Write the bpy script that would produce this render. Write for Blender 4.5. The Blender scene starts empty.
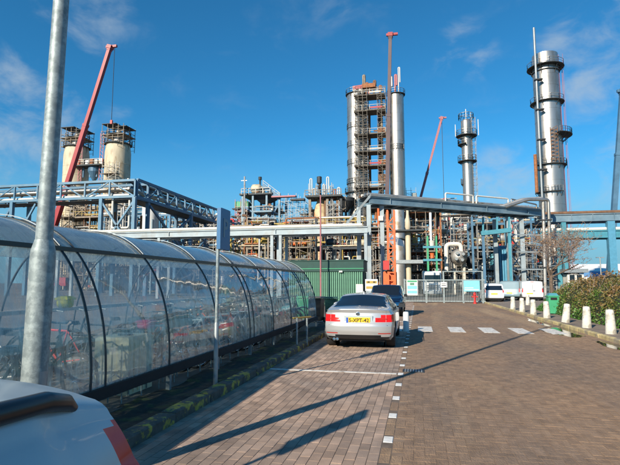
import bpy, math, random
import numpy as np
from mathutils import Vector, Matrix

random.seed(7)
np.random.seed(7)
R = math.radians
scene = bpy.context.scene
col = scene.collection

# ------------------------------------------------------------------ camera
F_PX, CAM_H = 487.0, 1.65
PITCH = math.atan((283 - 232.5) / F_PX)
YAW = math.atan((418 - 310) / F_PX * math.cos(PITCH))
cam = bpy.data.objects.new('camera', bpy.data.cameras.new('camera'))
col.objects.link(cam)
cam.location = (0, 0, CAM_H)
cam.rotation_euler = (math.pi / 2 + PITCH, 0, YAW)
cam.data.sensor_width = 36
cam.data.lens = 36 * F_PX / 620
cam.data.clip_start = 0.05
cam.data.clip_end = 6000
scene.camera = cam

# ------------------------------------------------------------------ light
SUN_EL, SUN_AZ = 27.0, 24.0         # azimuth: shadows run this far to the right of the road direction
world = bpy.data.worlds.new('World')
scene.world = world
world.use_nodes = True
wn = world.node_tree.nodes
wl = world.node_tree.links
wn.clear()
wout = wn.new('ShaderNodeOutputWorld')
wbg = wn.new('ShaderNodeBackground')
wbg.inputs['Strength'].default_value = 0.078
sky = wn.new('ShaderNodeTexSky')
sky.sky_type = 'NISHITA'
sky.sun_disc = False
sky.sun_elevation = R(SUN_EL)
sky.sun_rotation = R(180 + SUN_AZ)
sky.air_density = 0.85
sky.dust_density = 0.0
sky.ozone_density = 3.0
hsv = wn.new('ShaderNodeHueSaturation')
hsv.inputs['Hue'].default_value = 0.5
hsv.inputs['Saturation'].default_value = 1.0
hsv.inputs['Value'].default_value = 1.0
tint = wn.new('ShaderNodeVectorMath'); tint.operation = 'MULTIPLY'
tint.inputs[1].default_value = (0.30, 1.14, 1.40)
wl.new(sky.outputs[0], tint.inputs[0]); wl.new(tint.outputs[0], hsv.inputs['Color'])

def at(px, py, Y):
    """world point at forward distance Y that the photo shows at pixel px, py"""
    x, z = (px - 310) / F_PX, -(py - 232.5) / F_PX
    y2 = math.cos(PITCH) - z * math.sin(PITCH)
    z2 = math.sin(PITCH) + z * math.cos(PITCH)
    X = x * math.cos(YAW) - y2 * math.sin(YAW)
    Yy = x * math.sin(YAW) + y2 * math.cos(YAW)
    t = Y / Yy
    return Vector((t * X, Y, CAM_H + t * z2))

def mp(px, Y):
    """metres per photo pixel across the view, for an upright thing there"""
    a = at(px, 283, Y)
    return (a.y * math.cos(YAW) - a.x * math.sin(YAW)) / F_PX

# clouds: soft patches of noise in the sky dome's own directions
tc = wn.new('ShaderNodeTexCoord')
cn = wn.new('ShaderNodeTexNoise')
cn.inputs['Scale'].default_value = 9.0
cn.inputs['Detail'].default_value = 5.0
cn.inputs['Roughness'].default_value = 0.58
cn.inputs['Distortion'].default_value = 0.4
cmap = wn.new('ShaderNodeMapping')
cmap.inputs['Scale'].default_value = (1, 1, 1.7)
wl.new(tc.outputs['Generated'], cmap.inputs[0])
wl.new(cmap.outputs[0], cn.inputs['Vector'])
def wmath(op, a, b=None, clamp=False):
    n = wn.new('ShaderNodeMath'); n.operation = op; n.use_clamp = clamp
    for i, v in enumerate((a, b)):
        if v is None: continue
        if isinstance(v, (int, float)): n.inputs[i].default_value = v
        else: wl.new(v, n.inputs[i])
    return n.outputs[0]
total = None
for (cx, cy, rad, amt) in ((35, 108, 5.5, .8), (105, 118, 3.5, .4), (612, 40, 6.0, 1.0), (465, 52, 3.2, .55), (505, 188, 4.5, .85), (585, 205, 4, .4),
                           (85, 5, 4.5, .6), (430, 185, 3.5, .35), (700, 120, 10, .8), (-120, 150, 11, .8), (330, 2, 2.5, .3), (760, 30, 9, .6)):
    d = at(cx, cy, 100) - Vector((0, 0, CAM_H)); d.normalize()
    vm = wn.new('ShaderNodeVectorMath'); vm.operation = 'DOT_PRODUCT'
    wl.new(tc.outputs['Generated'], vm.inputs[0]); vm.inputs[1].default_value = d
    mr = wn.new('ShaderNodeMapRange'); mr.interpolation_type = 'SMOOTHERSTEP'
    mr.inputs['From Min'].default_value = math.cos(R(rad * 1.5)); mr.inputs['From Max'].default_value = 1.0
    mr.inputs['To Max'].default_value = amt
    wl.new(vm.outputs['Value'], mr.inputs['Value'])
    total = mr.outputs[0] if total is None else wmath('MAXIMUM', total, mr.outputs[0])
total = wmath('MAXIMUM', total, .13)
nr = wn.new('ShaderNodeMapRange')
nr.inputs['From Min'].default_value = 0.38; nr.inputs['From Max'].default_value = 0.72
wl.new(cn.outputs['Fac'], nr.inputs['Value'])
cv = wmath('ADD', wmath('MULTIPLY', total, .75), wmath('MULTIPLY', wmath('SUBTRACT', cn.outputs['Fac'], .53), 3.0))
cr_ = wn.new('ShaderNodeMapRange'); cr_.interpolation_type = 'SMOOTHSTEP'
cr_.inputs['From Min'].default_value = .08; cr_.inputs['From Max'].default_value = 1.2
wl.new(cv, cr_.inputs['Value'])
cfac = wmath('MULTIPLY', wmath('MULTIPLY', cr_.outputs[0], wmath('MULTIPLY', total, 1.5, True)), 0.62, True)
cmix = wn.new('ShaderNodeMix'); cmix.data_type = 'RGBA'
cmix.inputs[7].default_value = (4.3, 5.2, 6.0, 1)
wl.new(cfac, cmix.inputs[0])
# pale mist low over the horizon, the same all round
sz = wn.new('ShaderNodeSeparateXYZ'); wl.new(tc.outputs['Generated'], sz.inputs[0])
hz = wn.new('ShaderNodeMapRange'); hz.interpolation_type = 'SMOOTHSTEP'
hz.inputs['From Min'].default_value = .30; hz.inputs['From Max'].default_value = .0; hz.inputs['To Max'].default_value = .97
wl.new(sz.outputs['Z'], hz.inputs['Value'])
hmix = wn.new('ShaderNodeMix'); hmix.data_type = 'RGBA'; hmix.inputs[7].default_value = (2.1, 4.3, 5.6, 1)
wl.new(hz.outputs[0], hmix.inputs[0]); wl.new(hsv.outputs[0], hmix.inputs[6]); wl.new(hmix.outputs[2], cmix.inputs[6])
wl.new(cmix.outputs[2], wbg.inputs['Color'])
wl.new(wbg.outputs[0], wout.inputs[0])

sun = bpy.data.objects.new('sun', bpy.data.lights.new('sun', 'SUN'))
col.objects.link(sun)
sun.data.energy = 4.9
sun.data.angle = R(0.5)
sun.data.color = (1.0, 0.905, 0.75)
sdir = Vector((math.sin(R(SUN_AZ)) * math.cos(R(SUN_EL)), math.cos(R(SUN_AZ)) * math.cos(R(SUN_EL)), -math.sin(R(SUN_EL))))
sun.rotation_euler = sdir.to_track_quat('-Z', 'Y').to_euler()

scene.view_settings.view_transform = 'Standard'
scene.view_settings.look = 'None'
scene.view_settings.exposure = 0.47
scene.view_settings.gamma = 1.0
scene.cycles.max_bounces = 8
scene.cycles.transparent_max_bounces = 24
scene.cycles.sample_clamp_indirect = 6

# ------------------------------------------------------------------ materials
MATS = {}
def M(name, c, rough=.6, metal=0., var=.15, scale=3., bump=0., c2=None, c2amt=.5, c2scale=1.5, island=0., worldspace=False, stretch=(1, 1, 1), coat=0., spec=.5, detail=5, c2edge=.06, bscale=None, c3=None):
    """procedural surface: base colour with noise, an optional second colour in patches, grain bump"""
    m = bpy.data.materials.new(name); m.use_nodes = True
    n, l = m.node_tree.nodes, m.node_tree.links
    b = n['Principled BSDF']
    b.inputs['Roughness'].default_value = rough
    b.inputs['Metallic'].default_value = metal
    b.inputs['Coat Weight'].default_value = coat
    b.inputs['Specular IOR Level'].default_value = spec
    b.inputs['Coat Roughness'].default_value = .04
    if worldspace:
        src = n.new('ShaderNodeNewGeometry').outputs['Position']
    else:
        src = n.new('ShaderNodeTexCoord').outputs['Object']
    mpn = n.new('ShaderNodeMapping'); mpn.inputs['Scale'].default_value = stretch
    l.new(src, mpn.inputs[0]); src = mpn.outputs[0]
    nt = n.new('ShaderNodeTexNoise'); nt.inputs['Scale'].default_value = scale; nt.inputs['Detail'].default_value = detail
    nt.inputs['Roughness'].default_value = .6
    l.new(src, nt.inputs['Vector'])
    mr = n.new('ShaderNodeMapRange'); mr.inputs['From Min'].default_value = .3; mr.inputs['From Max'].default_value = .7
    mr.inputs['To Min'].default_value = 1 - var; mr.inputs['To Max'].default_value = 1 + var
    l.new(nt.outputs['Fac'], mr.inputs['Value'])
    val = mr.outputs[0]
    if island:
        g = n.new('ShaderNodeNewGeometry')
        r2 = n.new('ShaderNodeMapRange'); r2.inputs['To Min'].default_value = 1 - island; r2.inputs['To Max'].default_value = 1 + island
        l.new(g.outputs['Random Per Island'], r2.inputs['Value'])
        mm = n.new('ShaderNodeMath'); mm.operation = 'MULTIPLY'
        l.new(val, mm.inputs[0]); l.new(r2.outputs[0], mm.inputs[1]); val = mm.outputs[0]
    base = None
    if c2 is not None:
        n2 = n.new('ShaderNodeTexNoise'); n2.inputs['Scale'].default_value = c2scale; n2.inputs['Detail'].default_value = 6; n2.inputs['Roughness'].default_value = .65
        l.new(src, n2.inputs['Vector'])
        m2 = n.new('ShaderNodeMapRange'); m2.inputs['From Min'].default_value = .62 - .25 * c2amt - c2edge; m2.inputs['From Max'].default_value = .62 - .25 * c2amt + c2edge
        l.new(n2.outputs['Fac'], m2.inputs['Value'])
        mx = n.new('ShaderNodeMix'); mx.data_type = 'RGBA'
        mx.inputs[6].default_value = (*c, 1); mx.inputs[7].default_value = (*c2, 1)
        l.new(m2.outputs[0], mx.inputs[0]); base = mx.outputs[2]
    if c3 is not None:
        n4 = n.new('ShaderNodeTexNoise'); n4.inputs['Scale'].default_value = .42; n4.inputs['Detail'].default_value = 5; n4.inputs['Distortion'].default_value = .8
        mp4 = n.new('ShaderNodeMapping'); mp4.inputs['Rotation'].default_value = (0, 0, .5); mp4.inputs['Scale'].default_value = (1.6, .45, 1)
        l.new(n['Mapping'].outputs[0] if False else src, mp4.inputs[0]); l.new(mp4.outputs[0], n4.inputs['Vector'])
        m4 = n.new('ShaderNodeMapRange'); m4.inputs['From Min'].default_value = .50; m4.inputs['From Max'].default_value = .72; m4.inputs['To Max'].default_value = .8
        l.new(n4.outputs['Fac'], m4.inputs['Value'])
        mx3 = n.new('ShaderNodeMix'); mx3.data_type = 'RGBA'; mx3.inputs[7].default_value = (*c3, 1)
        l.new(m4.outputs[0], mx3.inputs[0]); l.new(base, mx3.inputs[6]); base = mx3.outputs[2]
    vm = n.new('ShaderNodeVectorMath'); vm.operation = 'SCALE'
    if base is None: vm.inputs[0].default_value = c
    else: l.new(base, vm.inputs[0])
    l.new(val, vm.inputs['Scale'])
    l.new(vm.outputs[0], b.inputs['Base Color'])
    if bump:
        n3 = nt
        if bscale:
            n3 = n.new('ShaderNodeTexNoise'); n3.inputs['Scale'].default_value = bscale; n3.inputs['Detail'].default_value = 4
            l.new(src, n3.inputs['Vector'])
        bp = n.new('ShaderNodeBump'); bp.inputs['Strength'].default_value = bump; bp.inputs['Distance'].default_value = .02
        l.new(n3.outputs['Fac'], bp.inputs['Height']); l.new(bp.outputs[0], b.inputs['Normal'])
    MATS[name] = m
    return m

def clear_sheet(name, tint, haze, hazecol, gloss_r=.03, ior=1.5):
    """transparent plastic: tinted see-through, streaky haze of dust and painted-in glare, glossy reflection by Fresnel"""
    m = bpy.data.materials.new(name); m.use_nodes = True
    n, l = m.node_tree.nodes, m.node_tree.links
    n.remove(n['Principled BSDF']); out = n['Material Output']
    tr = n.new('ShaderNodeBsdfTransparent'); tr.inputs[0].default_value = (*tint, 1)
    df = n.new('ShaderNodeBsdfDiffuse'); df.inputs[0].default_value = (*hazecol, 1)
    gl = n.new('ShaderNodeBsdfGlossy'); gl.inputs['Roughness'].default_value = gloss_r
    lw = n.new('ShaderNodeLayerWeight'); lw.inputs['Blend'].default_value = .5
    pw = n.new('ShaderNodeMath'); pw.operation = 'POWER'; pw.inputs[1].default_value = 4.6; l.new(lw.outputs['Facing'], pw.inputs[0])
    fr = n.new('ShaderNodeMath'); fr.operation = 'MULTIPLY_ADD'; fr.inputs[1].default_value = .80; fr.inputs[2].default_value = .08; l.new(pw.outputs[0], fr.inputs[0])
    t = n.new('ShaderNodeTexCoord'); mpn = n.new('ShaderNodeMapping'); mpn.inputs['Scale'].default_value = (1.2, 5, .7)
    nt = n.new('ShaderNodeTexNoise'); nt.inputs['Scale'].default_value = 1.6; nt.inputs['Detail'].default_value = 7; nt.inputs['Roughness'].default_value = .7
    l.new(t.outputs['Object'], mpn.inputs[0]); l.new(mpn.outputs[0], nt.inputs['Vector'])
    mr = n.new('ShaderNodeMapRange'); mr.inputs['From Min'].default_value = .35; mr.inputs['From Max'].default_value = .75
    mr.inputs['To Min'].default_value = haze * .35; mr.inputs['To Max'].default_value = haze * 1.9
    l.new(nt.outputs['Fac'], mr.inputs['Value'])
    n2 = n.new('ShaderNodeTexNoise'); n2.inputs['Scale'].default_value = 1.1; n2.inputs['Detail'].default_value = 2
    l.new(t.outputs['Object'], n2.inputs['Vector'])
    bp = n.new('ShaderNodeBump'); bp.inputs['Strength'].default_value = .25; bp.inputs['Distance'].default_value = .05
    l.new(n2.outputs['Fac'], bp.inputs['Height']); l.new(bp.outputs[0], gl.inputs['Normal'])
    m1 = n.new('ShaderNodeMixShader'); m2 = n.new('ShaderNodeMixShader')
    l.new(mr.outputs[0], m1.inputs[0]); tl = n.new('ShaderNodeBsdfTranslucent'); tl.inputs[0].default_value = (*hazecol, 1)
    m0 = n.new('ShaderNodeMixShader'); m0.inputs[0].default_value = .55; l.new(df.outputs[0], m0.inputs[1]); l.new(tl.outputs[0], m0.inputs[2])
    l.new(tr.outputs[0], m1.inputs[1]); l.new(m0.outputs[0], m1.inputs[2])
    l.new(fr.outputs[0], m2.inputs[0]); l.new(m1.outputs[0], m2.inputs[1]); l.new(gl.outputs[0], m2.inputs[2])
    l.new(m2.outputs[0], out.inputs[0])
    return m

paver_bay = M('paver_bay', (.40, .275, .20), .85, var=.25, scale=2.2, bump=.35, bscale=90, island=.24, worldspace=True, c2=(.26, .195, .155), c2amt=.4, c2scale=.7, c2edge=.12)
paver_road = M('paver_road', (.29, .180, .106), .85, var=.22, scale=9, bump=.5, bscale=60, island=.10, worldspace=True, c2=(.195, .135, .095), c2amt=.5, c2scale=.55, c2edge=.13, stretch=(1, .4, 1), c3=(.38, .26, .155))
paver_walk = M('paver_walk', (.21, .165, .13), .9, var=.3, scale=1.5, island=.2, worldspace=True)
paver_white = M('paver_white', (.72, .70, .66), .8, var=.15, scale=14, worldspace=True)
sand = M('sand', (.15, .112, .085), .95, var=.3, scale=6, worldspace=True)
road_sand = M('road_sand', (.235, .16, .108), .95, var=.3, scale=6, worldspace=True)
ground_m = M('ground_m', (.17, .145, .12), .9, var=.3, scale=.12, worldspace=True, c2=(.11, .095, .08), c2scale=.05)
soil = M('soil', (.035, .03, .022), .95, var=.5, scale=9, bump=.6, worldspace=True, c2=(.06, .07, .02), c2amt=.3, c2scale=3)
slab_m = M('slab_m', (.13, .12, .105), .9, var=.35, scale=2, worldspace=True)
kerb_m = M('kerb_m', (.10, .09, .075), .9, var=.35, scale=7, bump=.4, worldspace=True, c2=(.42, .32, .06), c2amt=.24, c2scale=4.5, c2edge=.03)
kerb_yel = M('kerb_yel', (.50, .40, .19), .85, var=.25, scale=5, bump=.3, worldspace=True, c2=(.30, .25, .17), c2amt=.35, c2scale=2)
line_m = M('line_m', (.66, .63, .58), .8, var=.2, scale=9, worldspace=True, c2=(.30, .23, .18), c2amt=.12, c2scale=6)
galv = M('galv', (.31, .36, .36), .55, .3, var=.2, scale=9, bump=.05, c2=(.21, .25, .255), c2amt=.5, c2scale=16)
galv_d = M('galv_d', (.30, .33, .34), .5, .5, var=.2, scale=9)
rib_m = M('rib_m', (.045, .055, .06), .45, .2, var=.2)
white_m = M('white_m', (.76, .76, .74), .5, var=.06)
offwhite = M('offwhite', (.66, .63, .56), .7, var=.12, scale=6)
concrete = M('concrete', (.60, .57, .50), .85, var=.16, scale=7, bump=.3, c2=(.33, .30, .24), c2amt=.3, c2scale=4)
tank_cream = M('tank_cream', (.74, .66, .46), .6, var=.08)
cream = M('cream', (.55, .47, .33), .6, var=.14, scale=1.0, stretch=(1, 1, .3), c2=(.40, .30, .18), c2amt=.15, c2scale=.9)
silver_clad = M('silver_clad', (.50, .47, .43), .38, .85, var=.1, scale=.8, c2=(.38, .34, .29), c2amt=.4, c2scale=.3, stretch=(1, 1, .25))
silver_dull = M('silver_dull', (.50, .48, .45), .5, .7, var=.2, scale=.8, c2=(.36, .28, .2), c2amt=.2, c2scale=.5)
rust = M('rust', (.30, .12, .05), .8, .1, var=.35, scale=2)
brown = M('brown', (.17, .09, .05), .8, var=.3, scale=2)
dark_steel = M('dark_steel', (.04, .045, .05), .6, .3, var=.3)
deck_m = M('deck_m', (.06, .07, .075), .7, .3, var=.3)
steel_blue = M('steel_blue', (.14, .225, .285), .5, .1, var=.16, scale=.7, c2=(.20, .28, .33), c2amt=.4, c2scale=.5)
truss_blue = M('truss_blue', (.085, .20, .30), .5, .1, var=.18, scale=.7, c2=(.13, .22, .29), c2amt=.35, c2scale=.5)
steel_pale = M('steel_pale', (.30, .36, .39), .5, .15, var=.14, scale=.7, c2=(.28, .30, .30), c2amt=.25, c2scale=.8)
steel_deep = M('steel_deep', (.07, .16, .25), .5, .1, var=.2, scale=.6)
teal = M('teal', (.06, .25, .32), .5, .05, var=.15)
sky_blue = M('sky_blue', (.08, .27, .40), .5, .05, var=.12)
yellow = M('yellow', (.45, .31, .06), .5, var=.15)
orange = M('orange', (.65, .13, .03), .5, var=.15)
red = M('red', (.50, .035, .03), .45, var=.15)
crane_red = M('crane_red', (.33, .018, .025), .45, var=.12, scale=.5)
crane_grey = M('crane_grey', (.075, .05, .055), .5, .3, var=.2, scale=.4)
crane_pink = M('crane_pink', (.36, .13, .14), .5, .1, var=.15)
scaf_dark = M('scaf_dark', (.13, .115, .095), .7, .2, var=.3, scale=1)
scaf = M('scaf', (.27, .26, .24), .5, .5, var=.25, scale=1)
scaf_brown = M('scaf_brown', (.22, .18, .135), .6, .2, var=.3, scale=1)
green_m = M('green_m', (.11, .27, .175), .6, var=.14, scale=1.2, c2=(.09, .21, .145), c2amt=.3)
green_d = M('green_d', (.004, .05, .04), .6, var=.15)
green_fr = M('green_fr', (.05, .33, .16), .5, var=.1)
pink = M('pink', (.62, .07, .22), .6, var=.1)
hivis = M('hivis', (.75, .66, .05), .6, var=.1)
cyan_p = M('cyan_p', (.20, .52, .60), .5, var=.05)
blue_sign = M('blue_sign', (.008, .12, .28), .4, var=.05)
roof_sheet = M('roof_sheet', (.085, .125, .145), .3, .0, var=.12, scale=.8, c2=(.11, .14, .15), c2amt=.3, c2scale=1.2, spec=.5)
roof_clear = clear_sheet('roof_clear', (.80, .87, .88), .50, (.60, .70, .72), .16)
panel_back = clear_sheet('panel_back', (.95, .96, .96), .12, (.6, .66, .66))
panel_m = clear_sheet('panel_m', (.94, .96, .96), .48, (.68, .80, .79))  # dusty haze, raised and paled to put glare into the sheet's colour
glass_dark = M('glass_dark', (.010, .014, .02), .05, 0, var=.05, spec=.8)
rubber = M('rubber', (.018, .018, .019), .8, var=.2)
rim_m = M('rim_m', (.45, .46, .47), .3, .9, var=.05)
black_p = M('black_p', (.013, .014, .016), .35, var=.1)
chrome = M('chrome', (.8, .8, .8), .15, 1., var=.03)
paint_silver = M('paint_silver', (.50, .51, .51), .30, .45, var=.015, scale=300, coat=.7)
paint_grey = M('paint_grey', (.43, .50, .51), .42, .25, var=.015, scale=300, coat=.15)
paint_blue = M('paint_blue', (.006, .012, .034), .3, .2, var=.02, coat=1.)
paint_white = M('paint_white', (.74, .74, .72), .35, 0, var=.03, coat=.6)
paint_red = M('paint_red', (.36, .02, .03), .3, 0, var=.03, coat=.8)
paint_lblue = M('paint_lblue', (.17, .25, .29), .35, .1, var=.03, coat=.6)
tail_red = M('tail_red', (.70, .012, .012), .2, 0, var=.1, spec=.35)
refl_red = M('refl_red', (.42, .03, .02), .3, var=.1)
plate_y = M('plate_y', (.78, .50, .02), .4, var=.03)
plate_b = M('plate_b', (.03, .10, .45), .4, var=.03)
ink = M('ink', (.01, .01, .01), .5, var=.02)
bark = M('bark', (.12, .085, .06), .9, var=.35, scale=6, bump=.5)
twig_m = M('twig_m', (.29, .23, .20), .85, var=.3, scale=3)
bud = M('bud', (.30, .17, .08), .8, var=.3, island=.4)
water_m = M('water_m', (.03, .028, .025), .02, 0, var=.1, spec=1.)
boat_blue = M('boat_blue', (.10, .25, .48), .6, var=.15, scale=.2)

def leaf_material():
    m = bpy.data.materials.new('hedge_leaf'); m.use_nodes = True
    n, l = m.node_tree.nodes, m.node_tree.links
    b = n['Principled BSDF']; b.inputs['Roughness'].default_value = .55
    g = n.new('ShaderNodeNewGeometry')
    nt = n.new('ShaderNodeTexNoise'); nt.inputs['Scale'].default_value = .75; nt.inputs['Detail'].default_value = 4
    l.new(g.outputs['Position'], nt.inputs['Vector'])
    sep = n.new('ShaderNodeSeparateXYZ'); l.new(g.outputs['Position'], sep.inputs[0])
    def mth(op, a, bb):
        k = n.new('ShaderNodeMath'); k.operation = op
        for i, v in enumerate((a, bb)):
            if isinstance(v, (int, float)): k.inputs[i].default_value = v
            else: l.new(v, k.inputs[i])
        return k.outputs[0]
    # new reddish shoots grow on the top of the hedge, green leaves lower
    v = mth('ADD', mth('MULTIPLY', sep.outputs['Z'], .33), mth('MULTIPLY', nt.outputs['Fac'], 1.1))
    v = mth('ADD', v, mth('MULTIPLY', g.outputs['Random Per Island'], .34))
    cr = n.new('ShaderNodeValToRGB')
    e = cr.color_ramp.elements
    e[0].position = .78; e[0].color = (.04, .13, .016, 1)
    e[1].position = 1.0; e[1].color = (.085, .125, .02, 1)
    for p, c in ((.90, (.085, .18, .02, 1)),):
        k = e.new(p); k.color = c
    cr2 = n.new('ShaderNodeValToRGB')
    f = cr2.color_ramp.elements
    f[0].position = .10; f[0].color = (0, 0, 0, 1); f[1].position = .48; f[1].color = (1, 1, 1, 1)
    l.new(mth('SUBTRACT', v, .88), cr2.inputs[0])
    mx = n.new('ShaderNodeMix'); mx.data_type = 'RGBA'
    mx.inputs[7].default_value = (.20, .115, .04, 1)
    l.new(v, cr.inputs[0]); l.new(cr2.outputs[0], mx.inputs[0]); l.new(cr.outputs[0], mx.inputs[6])
    l.new(mx.outputs[2], b.inputs['Base Color'])
    return m
hedge_leaf = leaf_material()
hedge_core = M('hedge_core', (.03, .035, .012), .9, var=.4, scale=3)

# ------------------------------------------------------------------ mesh helper
class MB:
    def __init__(s): s.v = []; s.f = []
    def add(s, vs, fs):
        o = len(s.v); s.v.extend([tuple(p) for p in vs]); s.f.extend([tuple(i + o for i in f) for f in fs]); return s
    def box(s, c, d, rz=0, taper=1.0, bev=0.):
        hx, hy, hz = d[0] / 2, d[1] / 2, d[2] / 2
        ca, sa = math.cos(rz), math.sin(rz)
        if bev:
            rings = []
            for z, k in ((-hz, 1), (hz - bev, taper), (hz, taper - bev / min(hx, hy))):
                rings.append([(x * hx * k, y * hy * k, z) for x, y in ((-1, -1), (1, -1), (1, 1), (-1, 1))])
            vs = [p for r in rings for p in r]
            fs = [(3, 2, 1, 0), (8, 9, 10, 11)] + [(a + i, a + (i + 1) % 4, a + 4 + (i + 1) % 4, a + 4 + i) for a in (0, 4) for i in range(4)]
        else:
            vs = [(x * hx * k, y * hy * k, z) for z, k in ((-hz, 1), (hz, taper)) for x, y in ((-1, -1), (1, -1), (1, 1), (-1, 1))]
            fs = [(3, 2, 1, 0), (4, 5, 6, 7), (0, 1, 5, 4), (1, 2, 6, 5), (2, 3, 7, 6), (3, 0, 4, 7)]
        return s.add([(c[0] + x * ca - y * sa, c[1] + x * sa + y * ca, c[2] + z) for x, y, z in vs], fs)
    def bar(s, p, q, w, h=None):
        p, q = Vector(p), Vector(q); d = (q - p).normalized()
        up = Vector((0, 0, 1)) if abs(d.z) < .95 else Vector((0, 1, 0))
        a = d.cross(up).normalized() * w / 2; b = a.cross(d).normalized() * (h or w) / 2
        vs = [e + i * a + j * b for e in (p, q) for i, j in ((-1, -1), (1, -1), (1, 1), (-1, 1))]
        return s.add(vs, [(3, 2, 1, 0), (4, 5, 6, 7), (0, 1, 5, 4), (1, 2, 6, 5), (2, 3, 7, 6), (3, 0, 4, 7)])
    def ibeam(s, p, q, w, h, t=.06):
        p, q = Vector(p), Vector(q); z = Vector((0, 0, h / 2 - t / 2))
        s.bar(p + z, q + z, w, t); s.bar(p - z, q - z, w, t); s.bar(p, q, t * 1.2, h - 2 * t)
        return s
    def tube(s, p, q, r, r2=None, n=8, caps=True):
        return s.path([p, q], [r, r if r2 is None else r2], n, caps)
    def path(s, pts, r, n=8, caps=True):
        pts = [Vector(p) for p in pts]
        rs = r if isinstance(r, (list, tuple)) else [r] * len(pts)
        vs = []; ref = None
        for i, p in enumerate(pts):
            d = (pts[min(i + 1, len(pts) - 1)] - pts[max(i - 1, 0)]).normalized()
            if ref is None:
                ref = Vector((0, 0, 1)) if abs(d.z) < .9 else Vector((0, 1, 0))
            a = d.cross(ref).normalized(); b = a.cross(d).normalized(); ref = b
            vs += [p + rs[i] * (math.cos(2 * math.pi * k / n) * a + math.sin(2 * math.pi * k / n) * b) for k in range(n)]
        fs = [(i * n + k, i * n + (k + 1) % n, (i + 1) * n + (k + 1) % n, (i + 1) * n + k) for i in range(len(pts) - 1) for k in range(n)]
        if caps: fs += [tuple(range(n))[::-1], tuple((len(pts) - 1) * n + k for k in range(n))]
        return s.add(vs, fs)
    def lathe(s, prof, c=(0, 0, 0), n=20, axis='z', a0=0., a1=2 * math.pi):
        full = abs(a1 - a0 - 2 * math.pi) < 1e-6
        m = n if full else n + 1
        vs = []
        for r, h in prof:
            for k in range(m):
                a = a0 + (a1 - a0) * k / n
                x, y = r * math.cos(a), r * math.sin(a)
                p = (x, y, h) if axis == 'z' else ((h, x, y) if axis == 'x' else (x, h, y))
                vs.append((c[0] + p[0], c[1] + p[1], c[2] + p[2]))
        fs = [(i * m + k, i * m + (k + 1) % m, (i + 1) * m + (k + 1) % m, (i + 1) * m + k) for i in range(len(prof) - 1) for k in range(n)]
        if prof[0][0] > 1e-4 and full: fs.append(tuple(range(m))[::-1])
        if prof[-1][0] > 1e-4 and full: fs.append(tuple((len(prof) - 1) * m + k for k in range(m)))
        return s.add(vs, fs)
    def rail(s, pts, h=1.1, w=.06, step=2.0, mid=True):
        """handrail: posts, top and middle bar along a polyline"""
        pts = [Vector(p) for p in pts]
        for a, b in zip(pts, pts[1:]):
            k = max(1, int((b - a).length / step))
            for i in range(k + 1):
                p = a.lerp(b, i / k); s.bar(p, p + Vector((0, 0, h)), w)
            s.bar(a + Vector((0, 0, h)), b + Vector((0, 0, h)), w)
            if mid: s.bar(a + Vector((0, 0, h * .5)), b + Vector((0, 0, h * .5)), w * .8)
        return s
    def ringrail(s, c, r, h=1.1, w=.06, n=14):
        pts = [(c[0] + r * math.cos(2 * math.pi * k / n), c[1] + r * math.sin(2 * math.pi * k / n), c[2]) for k in range(n + 1)]
        return s.rail(pts, h, w, step=99)

def mesh_of(name, mb, mat, off=None, smooth=False, ang=None):
    me = bpy.data.meshes.new(name)
    v = mb.v if off is None else [(p[0] - off[0], p[1] - off[1], p[2] - off[2]) for p in mb.v]
    me.from_pydata(v, [], mb.f)
    me.materials.append(mat)
    if smooth:
        me.polygons.foreach_set('use_smooth', [True] * len(me.polygons))
        if ang is not None: me.set_sharp_from_angle(angle=R(ang))
    me.update()
    return me

def obj(name, mb, mat, parent=None, smooth=False, ang=40, world_coords=True, kind=None, label=None):
    off = None
    if parent is not None and world_coords:
        off = parent.location.copy()
        q = parent.parent
        while q is not None: off = off + q.location; q = q.parent
    o = bpy.data.objects.new(name, mesh_of(name, mb, mat, off, smooth, ang))
    col.objects.link(o)
    if parent is not None: o.parent = parent
    if kind: o['kind'] = kind
    if label: o['label'] = label
    return o

def thing(name, label, cat, loc=(0, 0, 0), group=None, rz=0):
    o = bpy.data.objects.new(name, None); col.objects.link(o)
    o.location = loc; o.rotation_euler = (0, 0, rz); o.empty_display_size = .3
    o['label'] = label; o['category'] = cat
    if group: o['group'] = group
    return o

def copy_tree(o, parent=None):
    c = o.copy(); col.objects.link(c)
    if parent is not None: c.parent = parent
    for ch in list(o.children): copy_tree(ch, c)
    return c

def structure(name, mb, mat, **k):
    return obj(name, mb, mat, kind='structure', **k)

def text_mb(s, size, origin, right, up, depth=.004, bold=0.):
    cu = bpy.data.curves.new('lettering', 'FONT'); cu.body = s; cu.size = size; cu.align_x = 'CENTER'; cu.align_y = 'CENTER'
    cu.extrude = depth / 2; cu.offset = bold; cu.resolution_u = 3
    o = bpy.data.objects.new('lettering', cu); col.objects.link(o)
    bpy.context.view_layer.update()
    me = bpy.data.meshes.new_from_object(o.evaluated_get(bpy.context.evaluated_depsgraph_get()))
    mb = MB(); right, up = Vector(right), Vector(up); nn = right.cross(up)
    mb.add([Vector(origin) + v.co.x * right + v.co.y * up + v.co.z * nn for v in me.vertices], [tuple(p.vertices) for p in me.polygons])
    bpy.data.objects.remove(o); bpy.data.curves.remove(cu); bpy.data.meshes.remove(me)
    return mb

# ------------------------------------------------------------------ ground
mb = MB()
s_ = 3000
mb.add([(-s_, -s_, -.03), (s_, -s_, -.03), (s_, s_, -.03), (-s_, s_, -.03)], [(0, 1, 2, 3)])
structure('ground', mb, ground_m)

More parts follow.
